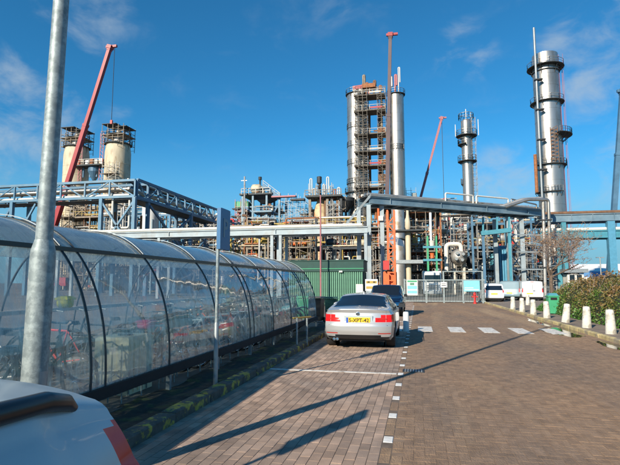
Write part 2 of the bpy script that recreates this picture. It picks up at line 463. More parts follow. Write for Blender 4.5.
def paver_mesh(L, W, j=.003, c=.002):
    a, b = L / 2 - j * .5, W / 2 - j * .5
    vs = [(-a, -b, -.02), (a, -b, -.02), (a, b, -.02), (-a, b, -.02), (-a + c, -b + c, 0), (a - c, -b + c, 0), (a - c, b - c, 0), (-a + c, b - c, 0)]
    fs = [(4, 5, 6, 7), (0, 1, 5, 4), (1, 2, 6, 5), (2, 3, 7, 6), (3, 0, 4, 7)]
    return np.array(vs), fs

def paver_field(name, cells, mat, parent, rough=.0008, tilt=.006, wid=.105):
    """many pavers (x, y, length along x?, ...) as one mesh"""
    V, Fc = [], []
    protos = {True: paver_mesh(.21, .105), False: paver_mesh(wid, .21)}
    n = 0
    for (x, y, horiz) in cells:
        pv, pf = protos[horiz]
        v = pv.copy()
        tx, ty = random.gauss(0, tilt), random.gauss(0, tilt)
        v[:, 2] += random.gauss(0, rough) + v[:, 0] * tx + v[:, 1] * ty
        v[:, 0] += x; v[:, 1] += y
        V.append(v); Fc.extend([tuple(i + n for i in f) for f in pf]); n += 8
    me = bpy.data.meshes.new(name)
    me.from_pydata(np.concatenate(V).tolist(), [], Fc); me.materials.append(mat)
    o = bpy.data.objects.new(name, me); col.objects.link(o); o.parent = parent; o['kind'] = 'stuff'
    return o

KX = -2.85                                   # road side of the left kerb
mb = MB(); mb.add([(KX, -6, -.0028), (-.29, -6, -.0028), (-.29, 46, -.0028), (KX, 46, -.0028)], [(0, 1, 2, 3)])
bay = structure('parking_bay', mb, sand)
cells = []
nx = 23; W = (KX * -1 - .40) / nx
for i in range(nx):
    x = KX + (i + .5) * W
    off = (i % 2) * .105 + random.uniform(-.012, .012)
    for k in range(-20, 215):
        cells.append((x, k * .21 + off, False))
def seen(c):
    # in the frame: angle from the view axis, and below the frame's bottom edge
    d = c[1] * math.cos(YAW) - c[0] * math.sin(YAW); r = c[0] * math.cos(YAW) + c[1] * math.sin(YAW)
    return d > 4.1 and abs(r / d) < .64
vis = sorted([c for c in cells if seen(c)], key=lambda c: c[0] ** 2 + c[1] ** 2)
near = vis[:300]; nset = set(near)
pv, pf = paver_mesh(.1065, .21)
pms = []
for k in range(6):
    v = pv.copy(); v[:, 2] += random.gauss(0, .0008) + v[:, 0] * random.gauss(0, .007) + v[:, 1] * random.gauss(0, .006)
    q = MB(); q.v = [tuple(p) for p in v]; q.f = pf
    pms.append(mesh_of('brick', q, paver_bay))
# single bricks differ by object, the joined rest by mesh island: the same random spread
def brick_mat():
    m = paver_bay.copy(); m.name = 'paver_bay_single'
    n, l = m.node_tree.nodes, m.node_tree.links
    for lk in list(l):
        if lk.from_socket.name == 'Random Per Island':
            oi = n.new('ShaderNodeObjectInfo'); to = lk.to_socket; l.remove(lk); l.new(oi.outputs['Random'], to)
    return m
pb1 = brick_mat()
for me in pms: me.materials[0] = pb1
for c in near:
    o = bpy.data.objects.new('brick', random.choice(pms)); col.objects.link(o); o.location = (c[0], c[1], 0); o.parent = bay
paver_field('brick_paving', [c for c in cells if c not in nset], paver_bay, bay, wid=.1065)
# edge band with white blocks
mbw, dark = MB(), []
wp = mesh_of('white_block', MB().box((0, 0, -.01), (.10, .205, .024), bev=.005), paver_white)
for k in range(-1, 34):
    o = bpy.data.objects.new('white_block', wp); col.objects.link(o); o.location = (-.345, 5.42 + k * .96, 0); o.parent = bay
whites = [5.42 + k * .96 for k in range(-1, 34)]
band = [(-.345, y, False) for y in np.arange(-3.9, 44, .213) if min(abs(y - w) for w in whites) > .21]
paver_field('edge_brick', band, paver_road, bay)
for (y, x0, x1) in ((9.22, KX + .03, -.42), (15.3, KX + .03, -.42), (21.6, KX + .03, -.42), (27.9, KX + .03, -.42), (3.0, KX + .03, -.42)):
    structure('painted_line', MB().box(((x0 + x1) / 2, y, .004), (x1 - x0, .10, .006)), line_m)

# road: herringbone brick
mb = MB(); mb.add([(-.29, -6, -.003), (5.30, -6, -.003), (5.30, 46, -.003), (-.29, 46, -.003)], [(0, 1, 2, 3)])
road = structure('road', mb, road_sand)
cells = []
u = .105
for i in range(0, 53):
    for j in range(-20, 425):
        r = (i - j) % 4
        x, y = -.285 + i * u, j * u
        if r == 0: cells.append((x + u, y + u / 2, True))
        elif r == 3: cells.append((x + u / 2, y + u, False))
paver_field('brick_paving', [c for c in cells if c[0] < 5.26 and c[1] > -1.9], paver_road, road, .0005, .005)
# zebra stripes, painted on the brick
for x in (-.85, .19, 1.27, 2.35, 3.40, 4.45):
    w = .50
    structure('crossing_stripe', MB().box((x + .02, 18.3, .0045), (w, 1.95, .007)), line_m)
# pavement right of the road
mb = MB(); mb.add([(5.45, -6, .09), (16, -6, .09), (16, 47, .09), (5.45, 47, .09)], [(0, 1, 2, 3)])
walk = structure('pavement', mb, paver_walk)
KERB2 = mesh_of('kerb_stone', MB().box((0, 0, 0), (.17, .985, .26), bev=.02), kerb_yel)
kerb_r = structure('right_kerb', MB().box((5.375, 20, -.04), (.12, 54, .10)), kerb_yel)
for k in range(46):
    o = bpy.data.objects.new('kerb_stone', KERB2); col.objects.link(o)
    o.location = (5.375 + random.uniform(-.008, .008), -1 + k, -.015 + random.uniform(-.006, .006)); o.parent = kerb_r
# left kerb, planting strip, shelter slab
KERB1 = mesh_of('kerb_stone', MB().box((0, 0, 0), (.20, .985, .28), bev=.018), kerb_m)
kerb_l = structure('left_kerb', MB().box((KX - .10, 12, -.06), (.12, 40, .10)), kerb_m)
for k in range(36):
    o = bpy.data.objects.new('kerb_stone', KERB1); col.objects.link(o)
    o.location = (KX - .10 + random.uniform(-.01, .01), -4 + k, -.01 + random.uniform(-.008, .008)); o.parent = kerb_l
mb = MB()
gx, gy = 8, 120
vs = [(-3.75 + .80 * i / gx, -5 + 24 * j / gy, .07 + .03 * random.random() + .02 * math.sin(j * .7)) for j in range(gy + 1) for i in range(gx + 1)]
fs = [(j * (gx + 1) + i, j * (gx + 1) + i + 1, (j + 1) * (gx + 1) + i + 1, (j + 1) * (gx + 1) + i) for j in range(gy) for i in range(gx)]
structure('planting_strip', MB().add(vs, fs), soil, smooth=True)
structure('shelter_slab', MB().box((-5.4, 6.9, .03), (3.4, 24.5, .10)), slab_m)
structure('yard', MB().box((-9, 40, -.02), (12.2, 36, .02)), ground_m)
# puddles by the right kerb
def blob(cx, cy, rx, ry, z, n=40, seed=0, lean=0):
    rnd = random.Random(seed); ph = [rnd.uniform(0, 6.28) for _ in range(5)]
    vs = []
    for k in range(n):
        a = 2 * math.pi * k / n
        r = 1 + .22 * math.sin(2 * a + ph[0]) + .14 * math.sin(3 * a + ph[1]) + .09 * math.sin(5 * a + ph[2]) + .05 * math.sin(9 * a + ph[3])
        y = ry * r * math.sin(a)
        vs.append((cx + rx * r * math.cos(a) + lean * y, cy + y, z))
    return MB().add(vs, [tuple(range(n))])
for (cx, cy, rx, ry, sd) in ((4.75, 18.2, .45, 1.9, 1), (4.95, 22.6, .25, 2.0, 2), (5.0, 14.6, .2, 1.2, 3), (3.1, 6.6, .16, .16, 5)):
    structure('puddle', blob(cx, cy, rx, ry, .0052, seed=sd), water_m)
# drain by the edge band
dr = thing('drain_grate', 'small dark iron drain grate set in the paving by the dashed white line', 'drain', (-.12, 9.6, 0))
obj('frame', MB().box((-.12, 9.6, .002), (.40, .30, .014)), dark_steel, dr)
for k in range(7):
    obj('bar', MB().box((-.27 + k * .05, 9.6, .011), (.022, .26, .008)), galv_d, dr)

# ------------------------------------------------------------------ bicycle shelter
SH_Y = [-0.4 + 1.8 * k for k in range(11)]
SX, SA, SZ, SB, SP = -5.2, 1.55, .42, 2.04, 2.35
def arch(t, grow=0.):
    c, s = math.cos(t), math.sin(t)
    return (SX + (SA + grow) * math.copysign(abs(c) ** (2 / SP), c), SZ + (SB + grow) * abs(s) ** (2 / SP))
TG = next(t for t in np.linspace(.2, 1.5, 600) if arch(t)[1] > 2.06)
sh = thing('bike_shelter', 'long barrel vaulted bicycle shelter with clear plastic sides and dark curved ribs', 'bike shelter', (SX, SH_Y[0], 0))
def arch_strip(y0, y1, t0, t1, n, th, grow=0.):
    mb = MB(); o = []
    for g in (grow, grow - th):
        for k in range(n + 1):
            x, z = arch(t0 + (t1 - t0) * k / n, g)
            o += [(x, y0, z), (x, y1, z)]
    m = 2 * (n + 1)
    fs = [(2 * k, 2 * k + 2, 2 * k + 3, 2 * k + 1) for k in range(n)]
    if th:
        fs += [(m + 2 * k + 1, m + 2 * k + 3, m + 2 * k + 2, m + 2 * k) for k in range(n)]
        fs += [(0, 1, m + 1, m), (2 * n + 1, 2 * n, m + 2 * n, m + 2 * n + 1)]
        fs += [(2 * k, m + 2 * k, m + 2 * k + 2, 2 * k + 2) for k in range(n)] + [(2 * k + 1, 2 * k + 3, m + 2 * k + 3, m + 2 * k + 1) for k in range(n)]
    else: o = o[:m]
    return mb.add(o, fs)
for i, y in enumerate(SH_Y):
    pts = [(arch(t)[0], y, arch(t)[1]) for t in np.linspace(0.0001, math.pi - .0001, 44)]
    obj('rib', MB().path(pts, .018, 6), rib_m, sh, smooth=True)
    if i in (3, 6, 9):
        obj('rib', MB().path([(p[0], y + .27, p[2]) for p in pts], .016, 6), rib_m, sh, smooth=True)
    for x in (SX + SA, SX - SA):
        obj('post', MB().box((x, y, .20), (.06, .06, .40)), galv_d, sh)
for y0, y1 in zip(SH_Y, SH_Y[1:]):
    obj('side_panel', arch_strip(y0 + .012, y1 - .012, .001, TG - .02, 14, 0), panel_m, sh, smooth=True)
    obj('side_panel', arch_strip(y0 + .012, y1 - .012, math.pi - TG + .02, math.pi - .001, 14, 0), panel_back, sh, smooth=True)
    obj('roof_sheet', arch_strip(y0 - .02, y1 - .026, TG, math.pi - TG, 16, .012, 0), roof_clear, sh, smooth=True, ang=50)
    obj('roof_strip', arch_strip(y1 - .035, y1 - .005, TG, math.pi - TG, 16, .01, .044), galv_d, sh, smooth=True, ang=50)
yl, yh = SH_Y[0] - .1, SH_Y[-1] + .1
gxp, gzp = arch(TG)
obj('gutter', MB().bar((gxp + .02, yl, gzp - .005), (gxp + .02, yh, gzp - .005), .07, .05), black_p, sh)
obj('bottom_rail', MB().bar((SX + SA + .01, yl, .37), (SX + SA + .01, yh, .37), .08, .13), rubber, sh)
obj('bottom_rail', MB().bar((SX - SA, yl, .37), (SX - SA, yh, .37), .08, .13), black_p, sh)
obj('back_rail', MB().bar((SX - SA + .10, yl, 1.15), (SX - SA + .10, yh, 1.15), .04, .07), offwhite, sh)
obj('ridge_rail', MB().bar((SX, yl, SZ + SB - .06), (SX, yh, SZ + SB - .06), .05, .05), galv_d, sh)

# racks and bikes
for k, (x, lab) in enumerate(((-4.02, 'low galvanised bicycle rack just behind the front rail of the shelter'), (-6.25, 'low galvanised bicycle rack along the back of the shelter'))):
    rk = thing('bike_rack', lab, 'bike rack', (x, 0, .08))
    for z in (.16, .33):
        obj('rail', MB().tube((x, -.3, z), (x, 17.3, z), .018, n=6), galv, rk)
    hoop = MB()
    hoop.path([(x + .02, 0, .09), (x + .02, 0, .40), (x + .12, 0, .46), (x + .22, 0, .40), (x + .22, 0, .09)], .012, 5)
    me = mesh_of('hoop', hoop, galv, (x, 0, .08))
    for q in range(36):
        o = bpy.data.objects.new('hoop', me); col.objects.link(o); o.parent = rk; o.location = (0, .2 + q * .47, 0)

def wheel_bike():
    ty = MB(); n, m, r0, r1 = 26, 6, .335, .020
    vs = [((r0 + r1 * math.cos(2 * math.pi * j / m)) * math.cos(2 * math.pi * i / n), r1 * math.sin(2 * math.pi * j / m), (r0 + r1 * math.cos(2 * math.pi * j / m)) * math.sin(2 * math.pi * i / n)) for i in range(n) for j in range(m)]
    ty.add(vs, [(i * m + j, i * m + (j + 1) % m, ((i + 1) % n) * m + (j + 1) % m, ((i + 1) % n) * m + j) for i in range(n) for j in range(m)])
    rm = MB()
    for i in range(14):
        a = 2 * math.pi * i / 14
        rm.bar((0.02 * math.cos(a + .8), .02 * (-1) ** i, .02 * math.sin(a + .8)), (.31 * math.cos(a), 0, .31 * math.sin(a)), .006)
    vs = [(rr * math.cos(2 * math.pi * i / n), yy, rr * math.sin(2 * math.pi * i / n)) for i in range(n) for rr, yy in ((.315, -.012), (.305, 0), (.315, .012))]
    rm.add(vs, [(i * 3 + j, i * 3 + j + 1, ((i + 1) % n) * 3 + j + 1, ((i + 1) % n) * 3 + j) for i in range(n) for j in range(2)])
    rm.tube((0, -.04, 0), (0, .04, 0), .022, n=8)
    return ty, rm
WT, WR = wheel_bike()
WT_me, WR_me = mesh_of('tyre', WT, rubber, smooth=True), mesh_of('rim', WR, chrome)
def make_bike(label, fm, basket):
    t = thing('bicycle', label, 'bicycle', group='bicycles parked inside the clear shelter')
    fr = MB(); A = (0, 0, .36); B = (1.10, 0, .36); bb = (.44, 0, .30); hd = (.86, 0, .82); st = (.30, 0, .80)
    for p, q, r in ((A, bb, .012), (A, st, .011), (bb, st, .018), (bb, hd, .02), (st, hd, .018), ((.84, 0, .92), (.92, 0, .66), .02), ((.92, 0, .66), B, .014)):
        fr.tube(p, q, r, n=6)
    obj('frame', fr, fm, t, world_coords=False)
    for p in (A, B):
        w = bpy.data.objects.new('wheel', WT_me); col.objects.link(w); w.parent = t; w.location = p
        r = bpy.data.objects.new('rim', WR_me); col.objects.link(r); r.parent = w
    hb = MB().tube((.84, 0, .90), (.82, 0, 1.06), .014, n=6)
    hb.path([(.62, -.29, 1.08), (.74, -.27, 1.10), (.84, -.1, 1.07), (.84, .1, 1.07), (.74, .27, 1.10), (.62, .29, 1.08)], .013, 6)
    obj('handlebar', hb, galv, t, world_coords=False)
    sd = MB().box((.26, 0, .93), (.27, .17, .06), taper=.8).tube((.30, 0, .78), (.27, 0, .91), .014, n=6)
    obj('saddle', sd, black_p, t, world_coords=False)
    cr = MB().box((-.02, 0, .74), (.36, .13, .02)).bar((-.1, .06, .74), (0, .06, .36), .012).bar((-.1, -.06, .74), (0, -.06, .36), .012)
    obj('carrier', cr, black_p, t, world_coords=False)
    mg = MB()
    for c in (A, B):
        mg.add([(c[0] + .375 * math.cos(a), s * .028, c[2] + .375 * math.sin(a)) for a in np.linspace(.5, 3.0, 9) for s in (-1, 1)], [(2 * i, 2 * i + 1, 2 * i + 3, 2 * i + 2) for i in range(8)])
    obj('mudguard', mg, black_p, t, world_coords=False)
    if basket:
        obj('basket', MB().box((1.05, 0, .92), (.26, .34, .24), taper=1.12), brown, t, world_coords=False)
    return t
bikes = [make_bike('black city bicycle parked in the shelter among the others', black_p, False),
         make_bike('blue grey bicycle with a brown front basket in the shelter', steel_deep, True),
         make_bike('red framed bicycle parked in the shelter', red, False),
         make_bike('white framed bicycle parked in the shelter', white_m, False),
         make_bike('orange framed bicycle parked in the shelter', orange, False)]
order = [0, 1, 0, 3, 2, 0, 0, 1, 4, 0, 3, 0]
used = set()
rnd = random.Random(3)
k = 0
for row, (xw, rz) in enumerate(((-4.12, 0), (-6.25, math.pi))):
    y = .1 if row == 0 else .4
    while y < 17.2:
        y += rnd.choice((.47, .47, .47, .94)) if row == 0 else rnd.choice((.94, 1.41, 1.88))
        if 6.05 < y < 7.2 and row == 0: continue
        kind = order[k % 12]; k += 1
        if row == 0 and 9.5 < y < 11.5: kind = 4 if k % 2 else 3
        o = bikes[kind] if kind not in used else copy_tree(bikes[kind])
        used.add(kind)
        dx = rnd.uniform(-.10, .10)
        o.location = (xw - 1.10 + dx, y, .08) if row == 0 else (xw + 1.10 + dx, y, .08)
        o.rotation_euler = (rnd.uniform(-.12, .12), 0, rz + rnd.uniform(-.07, .07))
# cream tank with ribs among the bikes
cb = thing('storage_tank', 'cream ribbed plastic tank standing among the bikes in the shelter', 'tank', (-4.28, 6.62, .08))
obj('body', MB().box((-4.28, 6.62, .48), (.54, .66, .80), bev=.03), tank_cream, cb)
for dy in (-.18, -.06, .06, .18):
    obj('rib', MB().box((-4.28 + .278, 6.62 + dy, .45), (.03, .035, .68)), tank_cream, cb)
for dx in (-.15, 0, .15):
    obj('rib', MB().box((-4.28 + dx, 6.62 - .338, .45), (.035, .03, .68)), tank_cream, cb)
obj('lid', MB().lathe([(0.001, .06), (.10, .06), (.12, .03), (.12, 0)], (-4.28, 6.62, .84), 14), black_p, cb)
def bag(name, label, loc, d, mat, rz=0):
    t = thing(name, label, 'bag', loc)
    mb = MB(); n, m = 12, 8
    vs = []
    for j in range(m + 1):
        ph = -math.pi / 2 + math.pi * j / m
        for i in range(n):
            th = 2 * math.pi * i / n
            e = lambda v, p: math.copysign(abs(v) ** p, v)
            vs.append((loc[0] + d[0] / 2 * e(math.cos(ph), .5) * e(math.cos(th), .5), loc[1] + d[1] / 2 * e(math.cos(ph), .5) * e(math.sin(th), .5), loc[2] + d[2] / 2 + d[2] / 2 * e(math.sin(ph), .6)))
    fs = [(j * n + i, j * n + (i + 1) % n, (j + 1) * n + (i + 1) % n, (j + 1) * n + i) for j in range(m) for i in range(n)]
    obj('body', mb.add(vs, fs), mat, t, smooth=True, ang=60)
    obj('flap', MB().box((loc[0], loc[1], loc[2] + d[2] * .82), (d[0] * 1.04, d[1] * 1.04, d[2] * .3), bev=.03), mat, t)
    return t
bag('bike_bag', 'bright yellow bag on a bike carrier behind the lamp post', at(65, 308, 6.0), (.20, .17, .17), hivis)
bag('bike_bag', 'pink bag on a bicycle above the cream tank', at(146, 329, 7.5), (.28, .20, .16), pink)
bag('bike_bag', 'amber bag on a bicycle right of the blue parking sign', at(224, 336, 9.6), (.34, .26, .2), yellow)

# ------------------------------------------------------------------ posts at the kerb
lp = thing('lamp_post', 'tall galvanised steel lamp post with a thicker base in front of the shelter', 'lamp post', (-2.92, 3.30, 0))
lx, ly = -2.92, 3.30
obj('base_tube', MB().lathe([(.13, .06), (.13, .10), (.092, .10), (.092, 1.86), (.088, 1.91), (.066, 1.99)], (lx, ly, 0), 28), galv, lp, smooth=True, ang=35)
obj('shaft', MB().lathe([(.064, 1.98), (.060, 4), (.045, 9.6)], (lx, ly, 0), 28), galv, lp, smooth=True, ang=35)
obj('door', MB().lathe([(.0945, .55), (.0945, .98)], (lx, ly, 0), 10, a0=-.5, a1=.5), galv_d, lp)
obj('lamp_head', MB().path([(lx, ly, 9.55), (lx + .1, ly, 9.68), (lx + .9, ly, 9.72)], [.05, .05, .06], 8), galv_d, lp)
lp.rotation_euler = (0, R(1.0), 0)
def parking_sign(x, y, label, h=2.84, ph=.66):
    t = thing('parking_sign', label, 'parking sign', (x, y, 0))
    obj('pole', MB().lathe([(.027, .08), (.027, h - .02)], (x, y, 0), 14), galv, t, smooth=True, ang=40)
    obj('foot_sleeve', MB().lathe([(.035, .06), (.035, 1.02), (.028, 1.04)], (x, y, 0), 14), galv_d, t, smooth=True, ang=40)
    p = obj('panel', MB().box((x + .045, y + .11, h - ph / 2), (.06, .40, ph), bev=.01), blue_sign, t)
    obj('letter', text_mb('P', .42, (x + .078, y + .11, h - ph / 2), (0, 1, 0), (0, 0, 1), .004, .008), steel_blue, p)  # dull grey blue letter: the shade on this face is put into its colour
    for z in (h - ph + .08, h - .10):
        obj('clamp', MB().box((x, y, z), (.075, .07, .03)), galv_d, t)
    return t
parking_sign(-3.08, 7.20, 'narrow blue parking sign on a thin galvanised pole in front of the shelter')
parking_sign(-3.02, 1.15, 'blue parking sign on a pole beside the camera out of the picture', 2.88, .85)
gp = thing('hoop_barrier', 'small galvanised hoop with a yellow top rail near the far end of the shelter', 'barrier', (-3.2, 11.9, .06))
a_, b_ = at(297, 318, 12.0), at(307, 317, 12.6)
obj('leg', MB().tube((a_.x, a_.y, .05), a_, .025, n=8), galv, gp)
obj('leg', MB().tube((b_.x, b_.y, .05), b_, .025, n=8), galv, gp)
obj('top_rail', MB().tube(a_ + Vector((-.08, -.1, 0)), b_ + Vector((.08, .1, 0)), .022, n=8), yellow, gp)

def bollard(x, y, label, h=.74, r=.155, lean=(0, 0)):
    t = thing('bollard', label, 'bollard', (x, y, .09), group='white concrete bollards along the right kerb')
    obj('body', MB().lathe([(r, 0), (r * .99, .04), (r * .74, h - .03), (r * .66, h), (.001, h + .012)], (x, y, .09), 22), concrete, t, smooth=True, ang=40)
    t.rotation_euler = (lean[1], lean[0], 0)
    return t
for (x, y, lab, le) in ((5.78, 16.9, 'white bollard nearest the camera at the right edge', (.0, 0)),
                        (5.73, 18.95, 'white bollard second from the right edge, in front of the hedge', (.03, 0)),
                        (5.68, 21.3, 'white bollard leaning over to the right', (.13, 0)),
                        (5.62, 23.9, 'upright white bollard right in front of the teal litter bin', (-.02, 0)),
                        (5.55, 26.2, 'white bollard between the litter bin and the white van', (0, .02)),
                        (5.50, 28.6, 'white bollard standing in front of the white van', (0, 0)),
                        (5.45, 31.0, 'white bollard farthest along the kerb, in front of the pale blue van', (.02, 0)),
                        (7.6, 37.5, 'white bollard set back from the kerb behind the row', (0, 0))):
    bollard(x, y, lab, lean=le)
bb_ = thing('bollard', 'slim white post beside the right side of the silver car', 'bollard', (-.43, 17.3, 0))
obj('body', MB().lathe([(.10, 0), (.10, .60), (.085, .66), (.001, .67)], (-.43, 17.3, 0), 18), white_m, bb_, smooth=True, ang=40)

# litter bin
bx, by = 6.65, 27.0
tb = thing('litter_bin', 'teal green litter bin at the left end of the hedge', 'bin', (bx, by, .09))
obj('body', MB().box((bx, by, .55), (.46, .46, .84), taper=1.08), green_fr, tb)
obj('rim', MB().box((bx, by, .99), (.56, .56, .06), bev=.015), green_fr, tb)
obj('lid', MB().box((bx, by, 1.08), (.46, .46, .12), taper=.7), teal, tb)
obj('opening', MB().box((bx, by - .245, .86), (.30, .02, .12)), ink, tb)
# wheelie bins at the end of the shelter
def wheelie(x, y, label, mat, rz=0):
    t = thing('wheelie_bin', label, 'bin', (x, y, 0), rz=rz)
    obj('body', MB().box((0, 0, .52), (.46, .52, .92), taper=1.18), mat, t, world_coords=False)
    l = MB().box((0, 0, 1.04), (.60, .70, .07), taper=.9); obj('lid', l, mat, t, world_coords=False)
    obj('handle', MB().tube((-.22, .37, 1.0), (.22, .37, 1.0), .018, n=6), black_p, t, world_coords=False)
    for s in (-1, 1): obj('wheel', MB().lathe([(.10, -.03), (.10, .03)], (s * .26, .24, .10), 12, axis='x'), rubber, t, world_coords=False)
wheelie(-3.55, 20.2, 'dark green wheelie bin nearest the silver car, by the shelter end', green_d, .2)
wheelie(-4.25, 20.6, 'black wheelie bin close to the far end of the shelter', black_p, -.1)
wheelie(-4.95, 21.2, 'green wheelie bin hidden deepest behind the shelter end', green_fr, 0)

# ------------------------------------------------------------------ vehicles
def smooth1(a, k=2):
    for _ in range(k):
        b = a.copy(); b[1:-1] = .25 * a[:-2] + .5 * a[1:-1] + .25 * a[2:]; a = b
    return a
SEG = (2, 2, 8, 8, 2, 8, 4, 8)
def car_surface(sp, classify, dy=.05, nxc=40):
    """loft a car body from its lengthwise profiles and cut it into parts by classify(face)"""
    L = sp['L']; ny = int(round(L / dy)); ys = np.linspace(0, L, ny + 1)
    g = lambda k: smooth1(np.interp(ys, *zip(*sp[k])), sp.get('sm', 2))
    w, b, s, zt, tw = g('w'), g('b'), g('s'), g('zt'), g('tw')
    G = np.clip((zt - s - .10) / .22, 0, 1)
    T = (w - .10) * (1 - G) + tw * G
    zero = np.zeros_like(w); er = sp.get('edge', .07)
    keys = [(zero, b), (w - .10, b), (w - .025, b + .09), (w, b + (s - b) * .5), (w - .012, s - .015), (w - .05, s + np.minimum(.025, (zt - s) * .4)),
            (T + .035, zt - er * (.35 + .65 * G)), (T - .07, zt - .012), (zero, zt + sp.get('crown', .025))]
    xs, zs, seg = [], [], []
    for i, n in enumerate(SEG):
        for k in range(n):
            t = k / n
            x = keys[i][0] * (1 - t) + keys[i + 1][0] * t; z = keys[i][1] * (1 - t) + keys[i + 1][1] * t
            if i == 7: z = keys[7][1] + (keys[8][1] - keys[7][1]) * (1 - (1 - t) ** 2); 
            if i == 6: # rounded roof edge
                z = keys[6][1] + (keys[7][1] - keys[6][1]) * math.sin(t * math.pi / 2); x = keys[6][0] + (keys[7][0] - keys[6][0]) * (1 - math.cos(t * math.pi / 2))
            if i == 5: x = x + .018 * math.sin(math.pi * t) * G
            xs.append(x); zs.append(z); seg.append(i)
    xs.append(keys[-1][0]); zs.append(keys[-1][1])
    X, Z = np.array(xs).T, np.array(zs).T             # (ny+1, nv)
    nv = X.shape[1]
    def warp(x, y, z):
        f = 0.
        if y < sp['rf']:
            k = 1 - y / sp['rf']
            f += (np.interp(z, *zip(*sp['rear'])) + sp.get('rc', .12) * (x / w[0]) ** 4) * k * k * (3 - 2 * k)
        if y > L - sp['ff']:
            k = 1 - (L - y) / sp['ff']
            f -= (np.interp(z, *zip(*sp['front'])) + sp.get('fc', .22) * (x / w[-1]) ** 2) * k * k * (3 - 2 * k)
        return y + f
    parts = {}
    def put(key, quad):
        if key is None: return
        v, ix, f = parts.setdefault(key, ([], {}, []))
        idx = []
        for p in quad:
            h = (round(p[0], 4), round(p[1], 4), round(p[2], 4))
            if h not in ix: ix[h] = len(v); v.append((p[0], warp(*p), p[2]))
            idx.append(ix[h])
        idx = [a for k, a in enumerate(idx) if a not in idx[:k]]
        if len(idx) > 2: f.append(tuple(idx))
    for sg in (1, -1):
        for j in range(ny):
            for i in range(nv - 1):
                q = [(sg * X[j, i], ys[j], Z[j, i]), (sg * X[j + 1, i], ys[j + 1], Z[j + 1, i]), (sg * X[j + 1, i + 1], ys[j + 1], Z[j + 1, i + 1]), (sg * X[j, i + 1], ys[j], Z[j, i + 1])]
                if sg > 0: q = q[::-1]
                c = np.mean(q, axis=0)
                put(classify('side', seg[i], c[0], c[1], c[2], G[j]), q[::-1])
    for j, tag, fl in ((0, 'rear', 1), (ny, 'nose', -1)):
        for i in range(nv - 1):
            for k in range(nxc):
                xm = X[j].max(); t0, t1 = xm * (-1 + 2 * k / nxc), xm * (-1 + 2 * (k + 1) / nxc)
                cl_ = lambda t, i_: max(-X[j, i_], min(X[j, i_], t))
                q = [(cl_(t0, i), ys[j], Z[j, i]), (cl_(t1, i), ys[j], Z[j, i]), (cl_(t1, i + 1), ys[j], Z[j, i + 1]), (cl_(t0, i + 1), ys[j], Z[j, i + 1])]
                c = np.mean(q, axis=0)
                put(classify(tag, seg[i], c[0], c[1], c[2], G[j]), q[::fl])
    out = {}
    for key, (v, ix, f) in parts.items():
        m = MB(); m.v = v; m.f = f; out[key] = m
    wy = lambda x, z: warp(x, 0., z)
    return out, wy

def car_wheel(t, x, y, r, wd, nspoke=5, side=1):
    ty = MB().lathe([(r * .64, -wd / 2), (r * .93, -wd / 2), (r, -wd * .35), (r, wd * .35), (r * .93, wd / 2), (r * .64, wd / 2)], (x, y, r), 30, axis='x')
    w = obj('wheel', ty, rubber, t, smooth=True, ang=35, world_coords=False)
    rm = MB().lathe([(r * .66, -.02), (r * .66, wd * .42), (r * .60, wd * .42), (r * .58, wd * .1)], (x, y, r), 30, axis='x') if side > 0 else MB().lathe([(r * .58, -wd * .1), (r * .60, -wd * .42), (r * .66, -wd * .42), (r * .66, .02)], (x, y, r), 30, axis='x')
    for k in range(nspoke):
        a = 2 * math.pi * k / nspoke + .3
        rm.bar((x + side * wd * .34, y + .03 * math.cos(a), r + .03 * math.sin(a)), (x + side * wd * .36, y + r * .62 * math.cos(a), r + r * .62 * math.sin(a)), .055, .03)
    rm.lathe([(.001, side * wd * .40), (.06, side * wd * .38), (.06, side * wd * .2)], (x, y, r), 12, axis='x')
    obj('rim', rm, rim_m, w, smooth=True, ang=35, world_coords=False)

def build_vehicle(name, label, cat, loc, rz, sp, classify, paint, mats, wheels, group=None, dy=.05, nxc=40):
    t = thing(name, label, cat, loc, group, rz)
    parts, wy = car_surface(sp, classify, dy, nxc)
    body = None
    for key in sorted(parts, key=lambda k: k != 'body'):
        mb = parts[key]
        nm = key.split('#')[0]
        o = obj(nm, mb, mats.get(nm, paint), t, smooth=True, ang=46, world_coords=False)
        if key == 'body': body = o
    r, wd, yw, xw = wheels
    for y in yw:
        for sg in (1, -1):
            car_wheel(t, sg * xw, y, r, wd, side=sg)
            obj('wheel_well', MB().lathe([(r + .07, -.16), (r + .07, .10)], (sg * (xw - .03), y, r + .01), 18, axis='x', a0=-.25, a1=math.pi + .25).lathe([(.0, 0), (r + .07, 0)], (sg * (xw - .16), y, r + .01), 18, axis='x'), ink, t, world_coords=False)
    obj('underbody', MB().box((0, sp['L'] / 2, .24), (2 * xw - .25, sp['L'] - .5, .12)), ink, t, world_coords=False)
    return t, wy

def mk_class(sp, arch_r, yw, rw, rear_fn, side_win, pillars, roofslope_win=None):
    def c(tag, seg, x, y, z, g):
        if tag == 'side':
            if seg in (1, 2, 3):
                for q in yw:
                    if (y - q) ** 2 + (z - rw - .01) ** 2 < arch_r ** 2: return None
            k = rear_fn('side', x, y, z)
            if k: return k
            if seg == 1: return 'sill'
            if seg == 5 and g > .55 and side_win[0] < y < side_win[1]:
                if any(abs(y - p) < .045 for p in pillars): return 'pillar'
                return 'side_window#%d%d' % (x > 0, sum(y > p for p in pillars))
            if roofslope_win and seg in (6, 7):
                for nm, y0, y1, xm in roofslope_win:
                    if y0 < y < y1 and abs(x) < xm(y): return nm
            return 'body'
        if tag == 'rear':
            return rear_fn('rear', x, y, z) or 'body'
        # nose
        if .28 < z < .62 and abs(x) < .5: return 'grille'
        if .50 < z < .70 and abs(x) >= .5: return 'headlight#%d' % (x > 0)
        return 'body'
    return c

